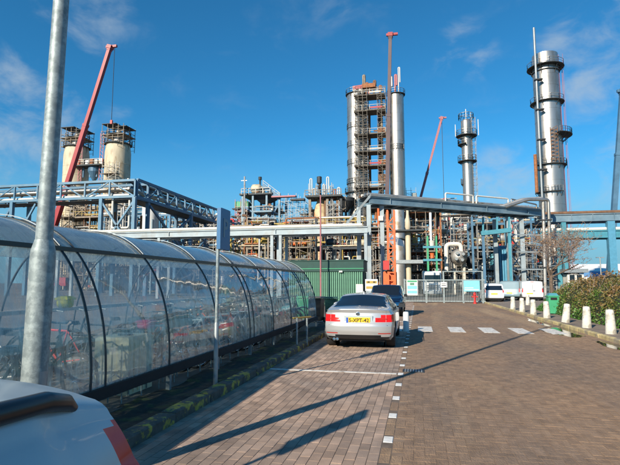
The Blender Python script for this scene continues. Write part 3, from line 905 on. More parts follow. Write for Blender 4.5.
# --- silver saloon, rear towards the camera
sp = dict(L=4.60, w=[(0, .845), (.25, .885), (.9, .905), (3.4, .905), (4.2, .86), (4.6, .76)], b=[(0, .27), (.35, .21), (.8, .20), (3.9, .20), (4.6, .26)],
          s=[(0, .87), (.6, .90), (2, .89), (3.4, .88), (4.6, .66)], zt=[(0, .975), (.12, 1.0), (.50, 1.02), (.62, 1.03), (1.40, 1.315), (1.75, 1.345), (2.2, 1.35), (2.7, 1.32), (3.45, 1.00), (4.3, .84), (4.6, .72)],
          tw=[(0, .60), (.6, .64), (1.4, .585), (2.4, .60), (3.4, .64), (4.6, .6)],
          rear=[(.2, .10), (.36, .03), (.45, 0), (.60, 0), (.66, .035), (.74, .07), (.90, .10), (.98, .07), (1.02, .09), (1.5, .10)], rf=.5, rc=.16,
          front=[(.2, .12), (.4, 0), (.6, .03), (.72, .12)], ff=.8, fc=.25)
def rear_sedan(tag, x, y, z):
    ax = abs(x)
    if .665 < z < .865 and ((tag == 'rear' and ax > (.44 if z < .80 else .56)) or (tag == 'side' and y < .26)): return 'tail_light#%d' % (x > 0)
    if tag == 'rear' and z < .31: return 'diffuser'
    if tag == 'rear' and .31 < z < .37 and ax < .56: return 'diffuser'
    if tag == 'rear' and .375 < z < .42 and .52 < ax < .80: return 'reflector#%d' % (x > 0)
yw_ = (.80, 3.62)
cl = mk_class(sp, .36, yw_, .325, rear_sedan, (.75, 3.2), (1.05, 2.05), [('rear_window', .56, 1.38, lambda y: .68 - .09 * (y - .6)), ('windscreen', 2.72, 3.42, lambda y: .66)])
mt = dict(rear_window=glass_dark, windscreen=glass_dark, side_window=glass_dark, tail_light=tail_red, diffuser=black_p, reflector=refl_red, pillar=black_p, sill=paint_silver, grille=black_p, headlight=chrome)
CX, CY = -1.50, 12.3
bm, wy = build_vehicle('saloon_car', 'silver saloon car with a yellow number plate parked at the kerb', 'car', (CX, CY, 0), 0, sp, cl, paint_silver, mt, (.325, .225, yw_, .775), dy=.04, nxc=50)
def loc_obj(name, mb, mat, parent, **k): return obj(name, mb, mat, parent, world_coords=False, **k)
yp = wy(0, .72) - .012
pl = loc_obj('number_plate', MB().box((.012, yp, .715), (.60, .022, .150)), plate_y, bm)
loc_obj('plate_band', MB().box((-.262, yp - .013, .715), (.055, .006, .144)), plate_b, pl)
loc_obj('plate_text', text_mb('5-XPT-42', .128, (.03, yp - .0135, .715), (1, 0, 0), (0, 0, 1), .004, .002), ink, pl)
loc_obj('plate_recess', MB().box((.012, yp + .012, .73), (.72, .02, .21)), paint_grey, bm)
loc_obj('badge', MB().lathe([(.001, 0), (.042, 0), (.045, .012)], (0, wy(0, .87) - .014, .87), 18, axis='y'), plate_b, bm)
bdg = loc_obj('badge_ring', MB().lathe([(.042, -.004), (.052, -.002), (.052, .012)], (0, wy(0, .87) - .014, .87), 18, axis='y'), chrome, bm)
for sx in (-.52, -.60):
    loc_obj('exhaust_pipe', MB().lathe([(.037, .3), (.037, 0), (.03, 0), (.03, .2)], (sx, .03, .25), 14, axis='y'), chrome, bm, smooth=True)
loc_obj('boot_seam', MB().bar((-.74, wy(.74, .60), .60), (.74, wy(.74, .60), .60), .012, .010), black_p, bm)
loc_obj('trim_strip', MB().bar((-.36, wy(0, .82) - .008, .822), (.36, wy(0, .82) - .008, .822), .02, .018), paint_silver, bm)
for sg in (1, -1):
    mr_ = loc_obj('mirror', MB().box((sg * 1.0, 2.95, .99), (.20, .11, .14), taper=.85, bev=.03), black_p if sg > 0 else paint_silver, bm)
    loc_obj('mirror_stalk', MB().bar((sg * .86, 2.98, .94), (sg * .95, 2.96, .96), .05, .04), black_p, mr_)
fin = MB().add([(-.02, 1.55, 1.34), (.02, 1.55, 1.34), (.02, 1.75, 1.34), (-.02, 1.75, 1.34), (-.006, 1.56, 1.42), (.006, 1.56, 1.42)], [(0, 1, 5, 4), (2, 3, 4, 5), (1, 2, 5), (3, 0, 4)])
loc_obj('roof_fin', fin, paint_silver, bm)

for sg in (1, -1):
    loc_obj('boot_seam', MB().path([(sg * .70, wy(.70, z) - .001, z) for z in np.linspace(.60, .965, 9)], .004, 5), galv_d, bm)
    loc_obj('window_trim', MB().path([(sg * .885, .62, .935), (sg * .893, 1.2, .925), (sg * .893, 2.2, .915), (sg * .89, 3.2, .905)], .010, 5), chrome, bm)
for k, sg in enumerate((1, -1)):
    loc_obj('light_strip', MB().bar((sg * .48, wy(.48, .755) - .006, .755), (sg * .72, wy(.72, .755) - .008, .755), .02, .022), refl_red, bm)
loc_obj('brake_light', MB().box((0, 1.42, 1.318), (.22, .02, .014)), tail_red, bm)
loc_obj('rear_shelf', MB().box((0, .86, 1.02), (1.1, .30, .03)), galv_d, bm)

# --- hatchback / estate / van family: upright tail
def tail_spec(L, W, H, belt, nose, tilt, bonnet=1.0, rc=.10, edge=.08, tuck=.10, b0=.36):
    hw = W / 2
    return dict(L=L, w=[(0, hw - .045), (.3, hw - .015), (.9, hw), (L - 1.1, hw), (L - .4, hw - .05), (L, hw - .14)], b=[(0, b0), (.35, .25), (.8, .21), (L - .7, .21), (L, .27)],
                s=[(0, belt), (L * .5, belt - .02), (L - 1.2, belt - .04), (L, nose)],
                zt=[(0, H - .06), (.25, H - .02), (L * .3, H), (L * .55, H - .01), (L - 1.75, H - .07), (L - 1.05, bonnet), (L - .3, bonnet - .12), (L, nose + .05)],
                tw=[(0, hw - tuck - .10), (.6, hw - tuck - .09), (L * .5, hw - tuck - .10), (L, hw - .3)],
                rear=[(.2, .12), (.34, .03), (.45, 0), (.62, 0), (.68, .04), (belt, .10), (H - .12, .10 + tilt), (H + .1, .10 + tilt)], rf=.9, rc=rc, edge=edge,
                front=[(.2, .12), (.4, 0), (.6, .03), (.8, .15)], ff=.9, fc=.25)
def tail_fn(belt, H, wwin, lights, y_l=.25, plate_z=None, hz=.20):
    def f(tag, x, y, z):
        ax = abs(x)
        l0, l1, lx = lights
        if l0 < z < l1 and ((tag == 'rear' and ax > lx) or (tag == 'side' and y < y_l)): return 'tail_light#%d' % (x > 0)
        if tag == 'rear' and wwin and belt + .02 < z < H - hz and ax < wwin - (z - belt) * .16: return 'rear_window'
        if tag == 'rear' and z < .42: return 'diffuser'
    return f

# dark blue hatchback ahead of the saloon
sp = tail_spec(4.1, 1.80, 1.55, .98, .72, .28)
yw_ = (.72, 3.22)
cl = mk_class(sp, .37, yw_, .32, tail_fn(.98, 1.55, .70, (.82, 1.02, .62)), (.55, 2.9), (1.0, 1.95), [('windscreen', 2.35, 3.05, lambda y: .66)])
mt2 = dict(mt); mt2['sill'] = black_p
hb_, wy = build_vehicle('hatchback_car', 'dark blue hatchback facing the camera between the silver car and the gate', 'car', (-1.62, 28.3, 0), math.pi, sp, cl, paint_blue, mt2, (.32, .22, yw_, .77), dy=.06, nxc=30)
loc_obj('number_plate', MB().box((0, wy(0, .72) - .012, .72), (.52, .02, .115)), plate_y, hb_)
for sg in (1, -1): loc_obj('mirror', MB().box((sg * .98, 2.55, 1.02), (.18, .10, .14), bev=.03), black_p, hb_)
# white people carrier by the gate
sp = tail_spec(4.1, 1.66, 1.62, 1.02, .8, .14, 1.05, tuck=.05)
cl = mk_class(sp, .36, yw_, .31, tail_fn(1.02, 1.62, .68, (.86, 1.12, .66)), (.5, 2.9), (1.0, 1.95), [('windscreen', 2.35, 3.05, lambda y: .62)])
mv, wy = build_vehicle('people_carrier', 'white people carrier with a dark rear window parked right of the gate', 'car', (6.22, 43.4, 0), 0, sp, cl, paint_white, mt2, (.31, .2, yw_, .71), dy=.08, nxc=30)
loc_obj('number_plate', MB().box((0, wy(0, .74) - .012, .74), (.52, .02, .115)), plate_y, mv)
# white small van, and the pale blue one beyond
yw_ = (.75, 3.45)
sp = tail_spec(4.4, 1.84, 1.84, 1.08, .85, .05, 1.12, rc=.05, tuck=.03)
cl = mk_class(sp, .37, yw_, .32, tail_fn(1.08, 1.84, 0, (.80, 1.16, .80), .12), (2.2, 3.2), (), [('windscreen', 2.65, 3.3, lambda y: .68)])
wv, wy = build_vehicle('panel_van', 'white panel van seen from behind near the bare tree', 'van', (10.05, 47.3, 0), -.06, sp, cl, paint_white, mt2, (.32, .21, yw_, .79), dy=.08, nxc=36)
loc_obj('number_plate', MB().box((-.25, wy(0, .72) - .012, .70), (.52, .02, .12)), plate_y, wv)
loc_obj('door_seam', MB().bar((0, wy(0, .5) - .004, .5), (0, wy(0, 1.7) - .004, 1.70), .018, .012), dark_steel, wv)
loc_obj('door_handle', MB().box((.12, wy(0, .95) - .02, .95), (.16, .03, .05)), black_p, wv)
loc_obj('brake_light', MB().box((0, wy(0, 1.74) - .01, 1.74), (.3, .02, .035)), tail_red, wv)
sp = tail_spec(4.5, 1.86, 1.86, 1.08, .85, .05, 1.12, rc=.05, tuck=.03)
cl = mk_class(sp, .37, yw_, .32, tail_fn(1.08, 1.86, 0, (.80, 1.16, .80), .12), (2.2, 3.2), (), [('windscreen', 2.75, 3.4, lambda y: .68)])
lv, wy = build_vehicle('panel_van', 'pale blue van parked left of the white panel van', 'van', (8.35, 49.0, 0), -.3, sp, cl, paint_lblue, mt2, (.32, .21, yw_, .8), dy=.08, nxc=30)
loc_obj('number_plate', MB().box((0, wy(0, .72) - .012, .70), (.52, .02, .12)), plate_y, lv)

# --- silver estate beside the camera, tail away from us
sp = dict(L=4.3, w=[(0, .80), (.3, .85), (.9, .875), (3.2, .875), (3.9, .83), (4.3, .72)], b=[(0, .36), (.35, .25), (.8, .21), (3.6, .21), (4.3, .27)],
          s=[(0, .96), (2.2, .92), (3.1, .90), (4.3, .66)],
          zt=[(0, 1.215), (.15, 1.25), (.5, 1.285), (1.3, 1.305), (2.1, 1.295), (2.55, 1.22), (3.25, .98), (4.0, .86), (4.3, .70)],
          tw=[(0, .60), (.5, .655), (2.1, .65), (4.3, .58)], sm=5,
          rear=[(.2, .12), (.34, .03), (.45, 0), (.62, 0), (.68, .03), (.9, .05), (1.12, .15), (1.2, .19), (1.5, .19)], rf=1.0, rc=.13, edge=.085, crown=.035,
          front=[(.2, .12), (.4, 0), (.6, .03), (.8, .15)], ff=.9, fc=.25)
def rear_est(tag, x, y, z):
    ax = abs(x)
    if 0.74 < z < 1.12 and ((tag == 'rear' and ax > .52) or (tag == 'side' and y < .09)): return 'tail_light#%d' % (x > 0)
    if tag == 'rear' and 1.0 < z < 1.15 and ax < .60: return 'rear_window'
    if tag == 'rear' and z < .42: return 'diffuser'
yw_ = (.80, 3.35)
cl = mk_class(sp, .36, yw_, .315, rear_est, (1.35, 2.75), (2.05,), [('windscreen', 2.5, 3.2, lambda y: .62)])
mt3 = dict(mt); mt3['sill'] = black_p
EX, EY = -1.84, 1.96
es, wy = build_vehicle('estate_car', 'grey estate car with black roof rails right beside the camera', 'car', (EX, EY, 0), math.pi, sp, cl, paint_grey, mt3, (.315, .21, yw_, .755), dy=.025, nxc=50)
for sg in (1, -1):
    pts = [(sg * .655, .42, 1.215), (sg * .660, .47, 1.245), (sg * .664, .57, 1.270), (sg * .666, .8, 1.280), (sg * .666, 1.5, 1.295), (sg * .66, 2.0, 1.285), (sg * .65, 2.2, 1.27), (sg * .645, 2.27, 1.24)]
    loc_obj('roof_rail', MB().path(pts, [.014, .028, .033, .034, .034, .034, .028, .014], 14), black_p, es, smooth=True, ang=60)
for sg in (1, -1): loc_obj('mirror', MB().box((sg * .97, 2.65, .98), (.18, .11, .14), bev=.03), paint_grey, es)
loc_obj('number_plate', MB().box((0, wy(0, .78) - .012, .78), (.52, .02, .11)), plate_y, es)

# --- truck behind the gate, front towards us
tx, ty_ = 1.70, 60.5
tk = thing('lorry', 'white lorry facing the camera behind the left half of the gate', 'lorry', (tx, ty_, 0))
obj('cab', MB().box((tx, ty_ + 1.0, 1.75), (2.15, 2.0, 2.55), taper=.96, bev=.12), paint_white, tk)
obj('windscreen', MB().add([(tx - .95, ty_ - .012, 1.75), (tx + .95, ty_ - .012, 1.75), (tx + .90, ty_ + .015, 2.6), (tx - .90, ty_ + .015, 2.6), (tx - .95, ty_ + .1, 1.75), (tx + .95, ty_ + .1, 1.75), (tx + .90, ty_ + .12, 2.6), (tx - .90, ty_ + .12, 2.6)], [(0, 1, 2, 3), (0, 4, 5, 1), (3, 2, 6, 7)]), glass_dark, tk)
for k in range(3): obj('grille_bar', MB().box((tx, ty_ - .03, .95 + k * .2), (1.4, .05, .09)), black_p, tk)
obj('bumper', MB().box((tx, ty_ - .06, .55), (2.2, .25, .38), bev=.04), galv_d, tk)
for sg in (1, -1):
    obj('headlight', MB().box((tx + sg * .86, ty_ - .2, .58), (.32, .04, .18)), chrome, tk)
    obj('mirror', MB().box((tx + sg * 1.25, ty_ + .1, 2.0), (.16, .12, .5)), black_p, tk)
    car_w = MB().lathe([(.3, -.15), (.46, -.15), (.5, -.1), (.5, .1), (.46, .15), (.3, .15)], (tx + sg * .92, ty_ + 1.1, .5), 20, axis='x')
    obj('wheel', car_w, rubber, tk)
    obj('wheel', MB().lathe([(.01, -.15), (.46, -.15), (.5, -.1), (.5, .1), (.46, .15), (.01, .15)], (tx + sg * .92, ty_ + 5.6, .5), 20, axis='x'), rubber, tk)
obj('cargo_box', MB().box((tx, ty_ + 4.8, 2.0), (2.3, 5.2, 2.3), bev=.05), offwhite, tk)
obj('chassis', MB().box((tx, ty_ + 3.8, .72), (1.0, 7.0, .25)), dark_steel, tk)

# ------------------------------------------------------------------ pipe bridges
def V3(x, y, z): return Vector((x, y, z))
def pipe_bend(pts, r, n=10, k=4):
    """tube along a polyline with its corners rounded"""
    pts = [Vector(p) for p in pts]; out = [pts[0]]
    for a, b, c in zip(pts, pts[1:], pts[2:]):
        d = min((b - a).length, (c - b).length, r * 4) * .5
        p, q = b + (a - b).normalized() * d, b + (c - b).normalized() * d
        for i in range(k + 1):
            t = i / k; out.append(p * (1 - t) ** 2 + b * 2 * t * (1 - t) + q * t * t)
    out.append(pts[-1])
    return MB().path(out, r, n)

# A: the low grey bridge along the back of the car park
pa = thing('pipe_bridge', 'low pale grey pipe bridge running level behind the shelter and the green cabin', 'pipe bridge', (-5, 48, 0))
YA = 48.0
for dy in (0, 2.4):
    obj('girder', MB().ibeam((-44, YA + dy, 6.90), (-4.75, YA + dy, 6.90), .35, .66, .09), steel_pale, pa)
for k in range(17):
    x = -43 + k * 2.4
    obj('cross_beam', MB().bar((x, YA + .2, 6.55), (x, YA + 2.3, 6.55), .2, .3), steel_pale, pa)
    if k % 5 == 2: obj('stiffener', MB().box((x, YA - .11, 6.90), (.05, .10, .46)), steel_pale, pa)
for x in (-40.0, -27.4, -14.6, -13.7, -4.95):
    obj('column', MB().ibeam((x, YA + .05, 0), (x, YA + .06, 6.55), .3, .3, .05).box((x, YA + .05, 3.27), (.3, .3, 6.55)), steel_pale, pa)
    obj('column', MB().box((x, YA + 2.4, 3.27), (.3, .3, 6.55)), steel_pale, pa)
for i, (z, dy, r, m) in enumerate(((7.42, .15, .16, offwhite), (7.38, .65, .12, silver_dull), (7.42, 1.2, .18, cream), (7.36, 1.75, .12, brown), (7.40, 2.2, .15, silver_dull))):
    obj('pipe', MB().tube((-44, YA + dy, z), (-5.3, YA + dy, z), r, n=10), m, pa, smooth=True, ang=50)
# B: high bridge climbing away to the right
PB0, PB1 = V3(-4.75, 50, 10.2), V3(15.4, 65.5, 10.35)
pb = thing('pipe_bridge', 'high blue grey pipe bridge slanting away above the gate', 'pipe bridge', (-4.75, 50, 0))
db = (PB1 - PB0).normalized(); nb = V3(-db.y, db.x, 0)
for s in (0, 2.2):
    obj('girder', MB().ibeam(PB0 + nb * s, PB1 + nb * s, .4, .76, .10), steel_blue, pb)
    obj('walkway_edge', MB().bar(PB0 + nb * s + V3(0, 0, .44), PB1 + nb * s + V3(0, 0, .44), .55, .09), steel_pale, pb)
obj('deck', MB().bar(PB0 + nb * 1.1 + V3(0, 0, .48), PB1 + nb * 1.1 + V3(0, 0, .48), 1.9, .06), deck_m, pb)
for k in range(15):
    p = PB0.lerp(PB1, (k + .5) / 15)
    if k % 4 == 1: obj('stiffener', MB().bar(p - nb * .14 - V3(0, 0, .28), p - nb * .14 + V3(0, 0, .28), .05, .12), steel_blue, pb)
    obj('cross_beam', MB().bar(p - V3(0, 0, .18), p + nb * 2.2 - V3(0, 0, .18), .2, .3), steel_blue, pb)
for i, (s, z, r, m) in enumerate(((.35, .80, .16, silver_dull), (.9, .78, .20, silver_clad), (1.5, .82, .14, offwhite), (1.95, .74, .12, brown))):
    obj('pipe', MB().tube(PB0 + nb * s + V3(0, 0, z - .1), PB1 + nb * s + V3(0, 0, z - .1), r, n=10), m, pb, smooth=True, ang=50)
for f0, f1 in ((.40, .56), (.58, .78), (.80, .97)):
    a, b = PB0.lerp(PB1, f0) + nb * .1 + V3(0, 0, .6), PB0.lerp(PB1, f1) + nb * .1 + V3(0, 0, .6)
    obj('pipe', pipe_bend([a, a + V3(0, 0, .9), b + V3(0, 0, .9 if f0 < .7 else .5), b], .09, 8), offwhite if f0 < .7 else silver_clad, pb, smooth=True, ang=50)
for p, w in ((PB0 + nb * .1, .42), (PB0 + nb * 2.1, .42)):
    obj('column', MB().box((p.x, p.y, 4.85), (w, w, 9.7)), steel_pale, pb)
cpx = at(383, 280, 51.5)
obj('column', MB().box((cpx.x, 51.5, 4.9), (.42, .42, 9.8)), steel_pale, pb)
obj('lamp_box', MB().box((cpx.x - .1, 51.2, 8.4), (.5, .4, .5)), offwhite, pb)
obj('brace', MB().bar(at(342, 229, 49.2), at(371, 195, 50.0), .22), steel_pale, pb)
for px in (511, 524):
    f = (px - 370) / 170.
    Y = 50 + 15.5 * min(.97, f * 1.02)
    p = PB0.lerp(PB1, min(.97, f * 1.0)); 
    q = at(px, 283, p.y)
    for s in (0, 2.2):
        c = V3(q.x, p.y, 0) + nb * s
        obj('column', MB().box((c.x, c.y, 4.8), (.5, .5, 9.6)), steel_pale, pb)
qa, qb = at(511, 283, 62.8), at(524, 283, 64.2)
for k in range(4):
    z0 = 1.2 + k * 2.1
    obj('brace', MB().bar((qa.x, qa.y, z0), (qb.x, qb.y, z0 + 2.0), .14), steel_pale, pb)
    obj('brace', MB().bar((qa.x, qa.y, z0 + 2.0), (qb.x, qb.y, z0), .14), steel_pale, pb)
    obj('cross_beam', MB().bar((qa.x, qa.y, z0), (qb.x + 2.5, qb.y, z0), .16), steel_pale, pb)
# C: twin level blue bridge on the right
pc = thing('pipe_bridge', 'two level bright blue pipe bridge leaving the picture on the right', 'pipe bridge', (16, 66, 0))
for z, h in ((9.75, .95), (7.65, .95)):
    for dy in (0, 2.6):
        obj('girder', MB().ibeam((15.2, 66 + dy, z), (44, 66 + dy, z), .4, h, .11), steel_blue if z > 9 else teal, pc)
    for k in range(12):
        obj('stiffener', MB().box((16.5 + k * 2.4, 65.88, z), (.06, .12, h * .75)), steel_blue if z > 9 else teal, pc)
    for i, (dy, r, m) in enumerate(((.3, .2, brown if z > 9 else offwhite), (.9, .14, silver_dull), (1.6, .2, rust if z > 9 else offwhite), (2.2, .14, silver_dull))):
        obj('pipe', MB().tube((15.4, 66 + dy, z + h / 2 + r), (44, 66 + dy, z + h / 2 + r), r, n=8), m, pc, smooth=True, ang=50)
for px in (566.5, 614):
    c = at(px, 283, 66)
    w = .5 if px < 600 else .8
    for dy in ((0, 2.6) if px < 600 else (0,)): obj('column', MB().box((c.x, 66.0 + dy + .03, 4.6), (w, w, 9.2)), teal if px < 600 else sky_blue, pc)
c = at(560, 283, 66); obj('column', MB().box((c.x, 66.0, 3.6), (.5, .5, 7.2)), teal, pc)
# silver pipe pair dropping in front of the tall stack
sp_ = thing('steam_pipe', 'pair of bright silver insulated pipes bending down beside the tall stack', 'pipe', at(545, 283, 63))
for dx, m in ((0, silver_dull), (5.5, silver_clad)):
    a, b, c, d = at(500 + dx, 207, 61.5), at(522 + dx, 199.5, 62.2), at(543 + dx, 198 + dx * .3, 63), at(545.5 + dx, 296, 63)
    obj('pipe', pipe_bend([a, b, c, d], .19, 12, 6), m, sp_, smooth=True, ang=50)
for z in (9.2, 6.5, 3.5):
    c = at(548, 283, 63); obj('clamp', MB().box((c.x, 63, z), (1.5, .6, .14)), dark_steel, sp_)

# D: blue truss bridge upper left
pd_ = thing('truss_bridge', 'deep blue steel truss bridge carrying pipes at the upper left', 'truss bridge', (-33, 52, 0))
def truss(a, b, h, n, mat, w=.3, drop=0.):
    """one truss side: chords, verticals and diagonals, each a part"""
    a, b = Vector(a), Vector(b); up = V3(0, 0, h)
    obj('chord', MB().bar(a, b, w, w * 1.3), mat, pd_); obj('chord', MB().bar(a + up, b + up, w, w * 1.2), mat, pd_)
    for i in range(n + 1):
        p = a.lerp(b, i / n); obj('vertical', MB().bar(p, p + up, w * .8), mat, pd_)
        if i < n:
            q = a.lerp(b, (i + 1) / n)
            if i % 2 == 0: obj('diagonal', MB().bar(p + up, q, w * .6), mat, pd_)
            else: obj('diagonal', MB().bar(p, q + up, w * .6), mat, pd_)
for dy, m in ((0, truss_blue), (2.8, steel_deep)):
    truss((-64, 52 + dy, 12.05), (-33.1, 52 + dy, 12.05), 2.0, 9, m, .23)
for dx, m in ((0, truss_blue), (-2.6, steel_deep)):
    truss((-33.0 + dx, 52.3 + dx * -1.1, 12.0), (-32.3 + dx, 76, 11.6), 2.15, 10, steel_deep, .26)
for k in range(11): obj('cross_beam', MB().bar((-63.5 + k * 3.05, 52, 11.9), (-63.5 + k * 3.05, 54.8, 11.9), .2, .35), steel_deep, pd_)
for k in range(9): obj('cross_beam', MB().bar((-33 , 53 + k * 2.6, 11.9), (-35.6, 53 + k * 2.6, 11.9), .2, .35), steel_deep, pd_)
for i, (z, dy, r, m) in enumerate(((12.35, .5, .18, offwhite), (12.35, 1.1, .22, silver_dull), (12.35, 1.8, .16, brown), (13.2, .8, .16, silver_dull), (13.2, 1.8, .2, cream), (14.3, .9, .14, silver_dull), (14.3, 1.6, .16, dark_steel))):
    obj('pipe', MB().tube((-64, 52 + dy, z), (-33.6 - dy, 52 + dy, z), r, n=8), m, pd_, smooth=True, ang=50)
    obj('pipe', MB().tube((-33.6 - dy, 52.6, z), (-32.9 - dy, 76, z - .1), r, n=8), m, pd_, smooth=True, ang=50)
obj('deck', MB().box((-48.6, 53.4, 11.78), (31, 2.6, .06)), deck_m, pd_)
obj('deck', MB().box((-34.2, 64.5, 11.70), (2.3, 23, .06)), deck_m, pd_)
for x, y in ((-37.6, 52), (-37.6, 54.8), (-50.5, 52), (-50.5, 54.8), (-63, 52), (-33.1, 52), (-33.1, 55), (-32.6, 66), (-35.0, 66), (-32.3, 75.8), (-34.8, 75.8)):
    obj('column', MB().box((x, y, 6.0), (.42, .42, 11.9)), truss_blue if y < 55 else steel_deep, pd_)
for (x0, x1) in ((-37.6, -33.1), (-54, -50.5), (-50.5, -47)):
    obj('brace', MB().bar((x0, 52, 5.5), (x1, 52, 11.6), .22), truss_blue, pd_); 
    if x0 == -37.6: obj('brace', MB().bar((x0, 52, 11.6), (x1, 52, 5.5), .22), truss_blue, pd_)
for y0, y1 in ((55, 66), (66, 75.8)):
    obj('brace', MB().bar((-32.8, y0, 5), (-32.6, y1, 11.3), .24), steel_deep, pd_); obj('brace', MB().bar((-32.8, y0, 11.3), (-32.6, y1, 5), .24), steel_deep, pd_)
# drop pipes and white cone tank below the corner of the truss
dp = thing('drop_pipes', 'cluster of pale looping pipes hanging under the corner of the blue truss', 'pipes', (-36, 52.6, 0))
for (xa, xb, z0, z1, y, m, r) in ((-36.3, -34.0, 11.6, 8.3, 52.4, offwhite, .14), (-36.7, -35.1, 11.5, 7.6, 52.9, silver_dull, .12), (-35.7, -33.7, 11.6, 7.3, 53.4, silver_clad, .16), (-36.9, -36.0, 11.4, 6.9, 53.8, brown, .15), (-34.6, -33.4, 11.5, 6.6, 54.1, rust, .14)):
    obj('pipe', pipe_bend([(xa, y, z1 + 3.6), (xa, y, z1), (xb, y, z1), (xb, y, z1 + 3.4)], r, 8), m, dp, smooth=True, ang=50)

# ------------------------------------------------------------------ process plant builders
def ring_column(name, label, cat, pxc, Y, wpx, py_top, mat, plats, wpx2=None, rails=True, dome=True, seams=2.4, z0=0., py_bot=None, ladder=None, platmat=None):
    """round column with cladding seams, top head, ring platforms (> guard rail) and a caged ladder"""
    c = at(pxc, py_top, Y); m = mp(pxc, Y); r = wpx * m / 2
    zt = at(pxc, py_top, Y).z
    t = thing(name, label, cat, (c.x, Y, 0))
    prof = [(r, z0)]; z = z0 + seams
    while z < zt - .4:
        prof += [(r, z - .05), (r * 1.012, z - .04), (r * 1.012, z + .04), (r, z + .05)]; z += seams
    prof += [(r, zt)]
    if dome: prof += [(r * .92, zt + r * .22), (r * .6, zt + r * .42), (.001, zt + r * .5)]
    else: prof += [(r * .9, zt), (r * .9, zt - 1.5), (.001, zt - 1.6)]
    obj('shell', MB().lathe(prof, (c.x, Y, 0), 36), mat, t, smooth=True, ang=30)
    for (py, k, a0, a1) in plats:
        z = at(pxc, py, Y).z
        R1 = r * k; full = a1 - a0 >= 359
        A0, A1 = R(a0), R(a1)
        pl = obj('platform', MB().lathe([(r * .98, z - .12), (R1, z - .12), (R1, z), (r * .98, z)], (c.x, Y, 0), 24, a0=A0, a1=A1 if not full else A0 + 2 * math.pi), platmat or deck_m, t)
        n = 12
        pts = [(c.x + R1 * .98 * math.cos(A0 + (A1 - A0) * i / n), Y + R1 * .98 * math.sin(A0 + (A1 - A0) * i / n), z) for i in range(n + 1)]
        if rails: obj('guard_rail', MB().rail(pts, 1.1, .07, 99), scaf, pl)
        br = MB()
        for i in range(0, n + 1, 2):
            p = Vector(pts[i]); br.bar(p, (c.x + (p.x - c.x) * r / R1, Y + (p.y - Y) * r / R1, z - R1 * .35), .10)
        obj('bracket', br, dark_steel, pl, kind='stuff')
    if ladder:
        a, py0, py1, lm = ladder
        x, y = c.x + (r + .35) * math.cos(R(a)), Y + (r + .35) * math.sin(R(a))
        za, zb = at(pxc, py0, Y).z, at(pxc, py1, Y).z
        lb = MB()
        for s in (-.3, .3): lb.bar((x + s, y, za), (x + s, y, zb), .09)
        z = za
        while z < zb: lb.bar((x - .3, y, z), (x + .3, y, z), .06); z += .6
        for s in (-.42, .42): lb.bar((x + s, y - .5, za + 2), (x + s, y - .5, zb), .05)
        z = za + 2
        while z < zb: lb.bar((x - .42, y - .5, z), (x + .42, y - .5, z), .06); lb.bar((x - .42, y, z), (x - .42, y - .5, z), .06); lb.bar((x + .42, y, z), (x + .42, y - .5, z), .06); z += 1.2
        obj('ladder', lb, lm, t, kind='stuff')
    return t, c, r

def scaffold(parent, x0, x1, y0, y1, z0, z1, mat=None, dx=2.0, dz=2.0, w=.09, decks=(), diag=True):
    mat = mat or scaf
    mb = MB()
    xs = np.linspace(x0, x1, max(2, int(round((x1 - x0) / dx)) + 1)); ys = np.linspace(y0, y1, max(2, int(round((y1 - y0) / 2.5)) + 1))
    zs = np.arange(z0 + dz, z1 + .01, dz)
    for x in xs:
        for y in ys: mb.bar((x, y, z0), (x, y, z1 + .6), w)
    for z in zs:
        for y in ys: mb.bar((x0, y, z), (x1, y, z), w * .8); mb.bar((x0, y, z - 1.0), (x1, y, z - 1.0), w * .6)
        for x in xs: mb.bar((x, y0, z), (x, y1, z), w * .8)
    if diag:
        for i, z in enumerate(zs[:-1]):
            a, b = (x0, x1) if i % 2 else (x1, x0)
            mb.bar((a, y0, z), (b, y0, z + dz), w * .7)
    obj('scaffold_tubes', mb, mat, parent, kind='stuff')
    for z in decks:
        obj('deck', MB().box(((x0 + x1) / 2, (y0 + y1) / 2, z), (x1 - x0 + .4, y1 - y0 + .3, .14)), scaf_brown, parent)

def vessel(parent, c, r, L, mat, axis='x', name='vessel'):
    prof = [(.001, -L / 2 - r * .5), (r * .6, -L / 2 - r * .4), (r * .92, -L / 2 - r * .15), (r, -L / 2), (r, L / 2), (r * .92, L / 2 + r * .15), (r * .6, L / 2 + r * .4), (.001, L / 2 + r * .5)]
    return obj(name, MB().lathe(prof, tuple(c), 20, axis=axis), mat, parent, smooth=True, ang=50)

